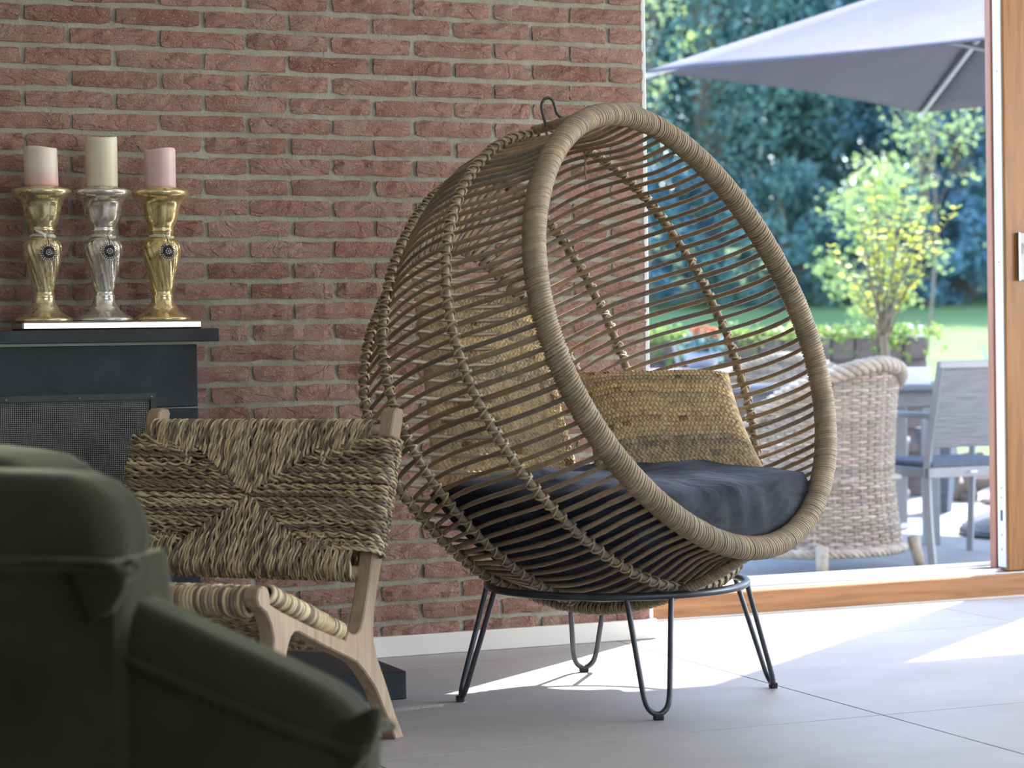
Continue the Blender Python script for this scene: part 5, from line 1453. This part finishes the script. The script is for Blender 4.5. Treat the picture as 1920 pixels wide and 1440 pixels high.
lathe(MB(), [(0.0, 0), (0.06, 0), (0.06, 0.10), (0.03, 0.12), (0, 0.12)], 16, (pcen[0], pcen[1], 2.04)).obj('hub', 'grey_metal', par)
for x_, y_ in ((1722, 60), (1668, 73), (1752, 77)):
    pass
bc = np.array([pcen[0], pcen[1], TZ])
lathe(mb := MB(), [(0.0, 0), (0.40, 0), (0.40, 0.045), (0.36, 0.07), (0.27, 0.115), (0.15, 0.145), (0.05, 0.15), (0.05, 0.32), (0.0, 0.32)], 36, bc); bs = mb.obj('base', 'granite', par)
lathe(MB(), [(0.0, 0.0), (0.41, 0.0), (0.41, 0.030), (0.0, 0.030)], 36, bc).obj('base_ring', 'dark_steel', bs)

# ------------------------------------------------------------------ planter box, driftwood, stones, spiky plant
pb = ld((1757-960)/FPX*12.1, 12.1, TZ)
px_ = thing('tapered_planter', 'tall tapered slate blue planter behind the grey garden chair', 'planter', pb)
lathe(MB(), [(0.0, 0), (0.085, 0), (0.125, 0.37), (0.145, 0.38), (0.145, 0.46), (0.12, 0.46), (0.115, 0.42), (0.0, 0.42)], 4, pb).obj('pot_body', 'dark_sling', px_, False)
lathe(MB(), [(0.0, 0.415), (0.113, 0.415), (0.113, 0.43), (0.0, 0.435)], 4, pb).obj('soil', 'soil', px_, False)
r = np.random.default_rng(31)
def stone(lat, dep, rad, lab, mat='rock'):
    c = ld(lat, dep, TZ); mb = MB(); u = np.linspace(0, 2*PI, 18, endpoint=False); v = np.linspace(-PI/2, PI/2, 10)
    U, V = np.meshgrid(u, v, indexing='ij'); D = np.stack([np.cos(U)*np.cos(V), np.sin(U)*np.cos(V), np.sin(V)], -1).reshape(-1, 3)
    k = 1+0.22*vnoise(D+r.normal(size=3), 0.7, int(r.integers(999)), 2)
    P = D*k[:, None]*rad*np.array([1.2, 0.9, 0.62]); P[:, 2] -= P[:, 2].min(); P[:, 2] *= 1
    o = mb.add(P+c, grid_faces(18, 10, True)).obj('garden_stone', mat, None)
    return tag(o, lab, 'stone', 'stones by the driftwood')
for k, (lat, dep, rad) in enumerate(((2.66, 13.55, 0.09), (2.78, 12.75, 0.07), (2.24, 13.0, 0.05), (3.15, 13.1, 0.10), (2.38, 12.7, 0.045), (2.66, 12.55, 0.04))): stone(lat, dep, rad, 'grey brown garden stone on the terrace edge by the driftwood')
dw = MB(); q0 = ld(2.52, 12.9, TZ+0.03)
for k in range(6):
    e = q0+np.array([r.normal(0, 0.1), r.normal(0, 0.1), 0])+H_R*r.uniform(0.05, 0.45)+Zv*r.uniform(0.05, 0.32)
    tube(dw, catmull([q0+r.normal(0, 0.03, 3)*[1, 1, 0.3], (q0+e)/2+r.normal(0, 0.04, 3), e], 12), np.linspace(0.05, 0.016, 12), 8)
tag(dw.obj('driftwood', 'trunk', None), 'gnarled driftwood root lying on the pale terrace edge', 'driftwood')
sp_ = ld((1880-960)/FPX*14.2, 14.2, TZ); sk = thing('spiky_plant', 'sword-leaved plant growing at the terrace edge beside the door leaf', 'plant', sp_)
for k in range(26):
    a_ = r.uniform(0, 2*PI); rd = r.uniform(0.05, 0.30); L_ = r.uniform(0.62, 1.0)
    d_ = np.array([math.cos(a_), math.sin(a_), 0])
    Pq = catmull([sp_+d_*0.03, sp_+d_*rd*0.4+Zv*L_*0.6, sp_+d_*rd+Zv*L_], 8); s_dir = np.cross(d_, Zv); wq = np.array([0.014, 0.018, 0.02, 0.02, 0.018, 0.014, 0.009, 0.001])
    V = np.concatenate([Pq-s_dir*wq[:, None], Pq+s_dir*wq[:, None]]); Fq = np.array([[i, i+1, 8+i+1, 8+i] for i in range(7)])
    MB().add(V, Fq).obj('leaf', 'leaf_haze_mid', sk, True)
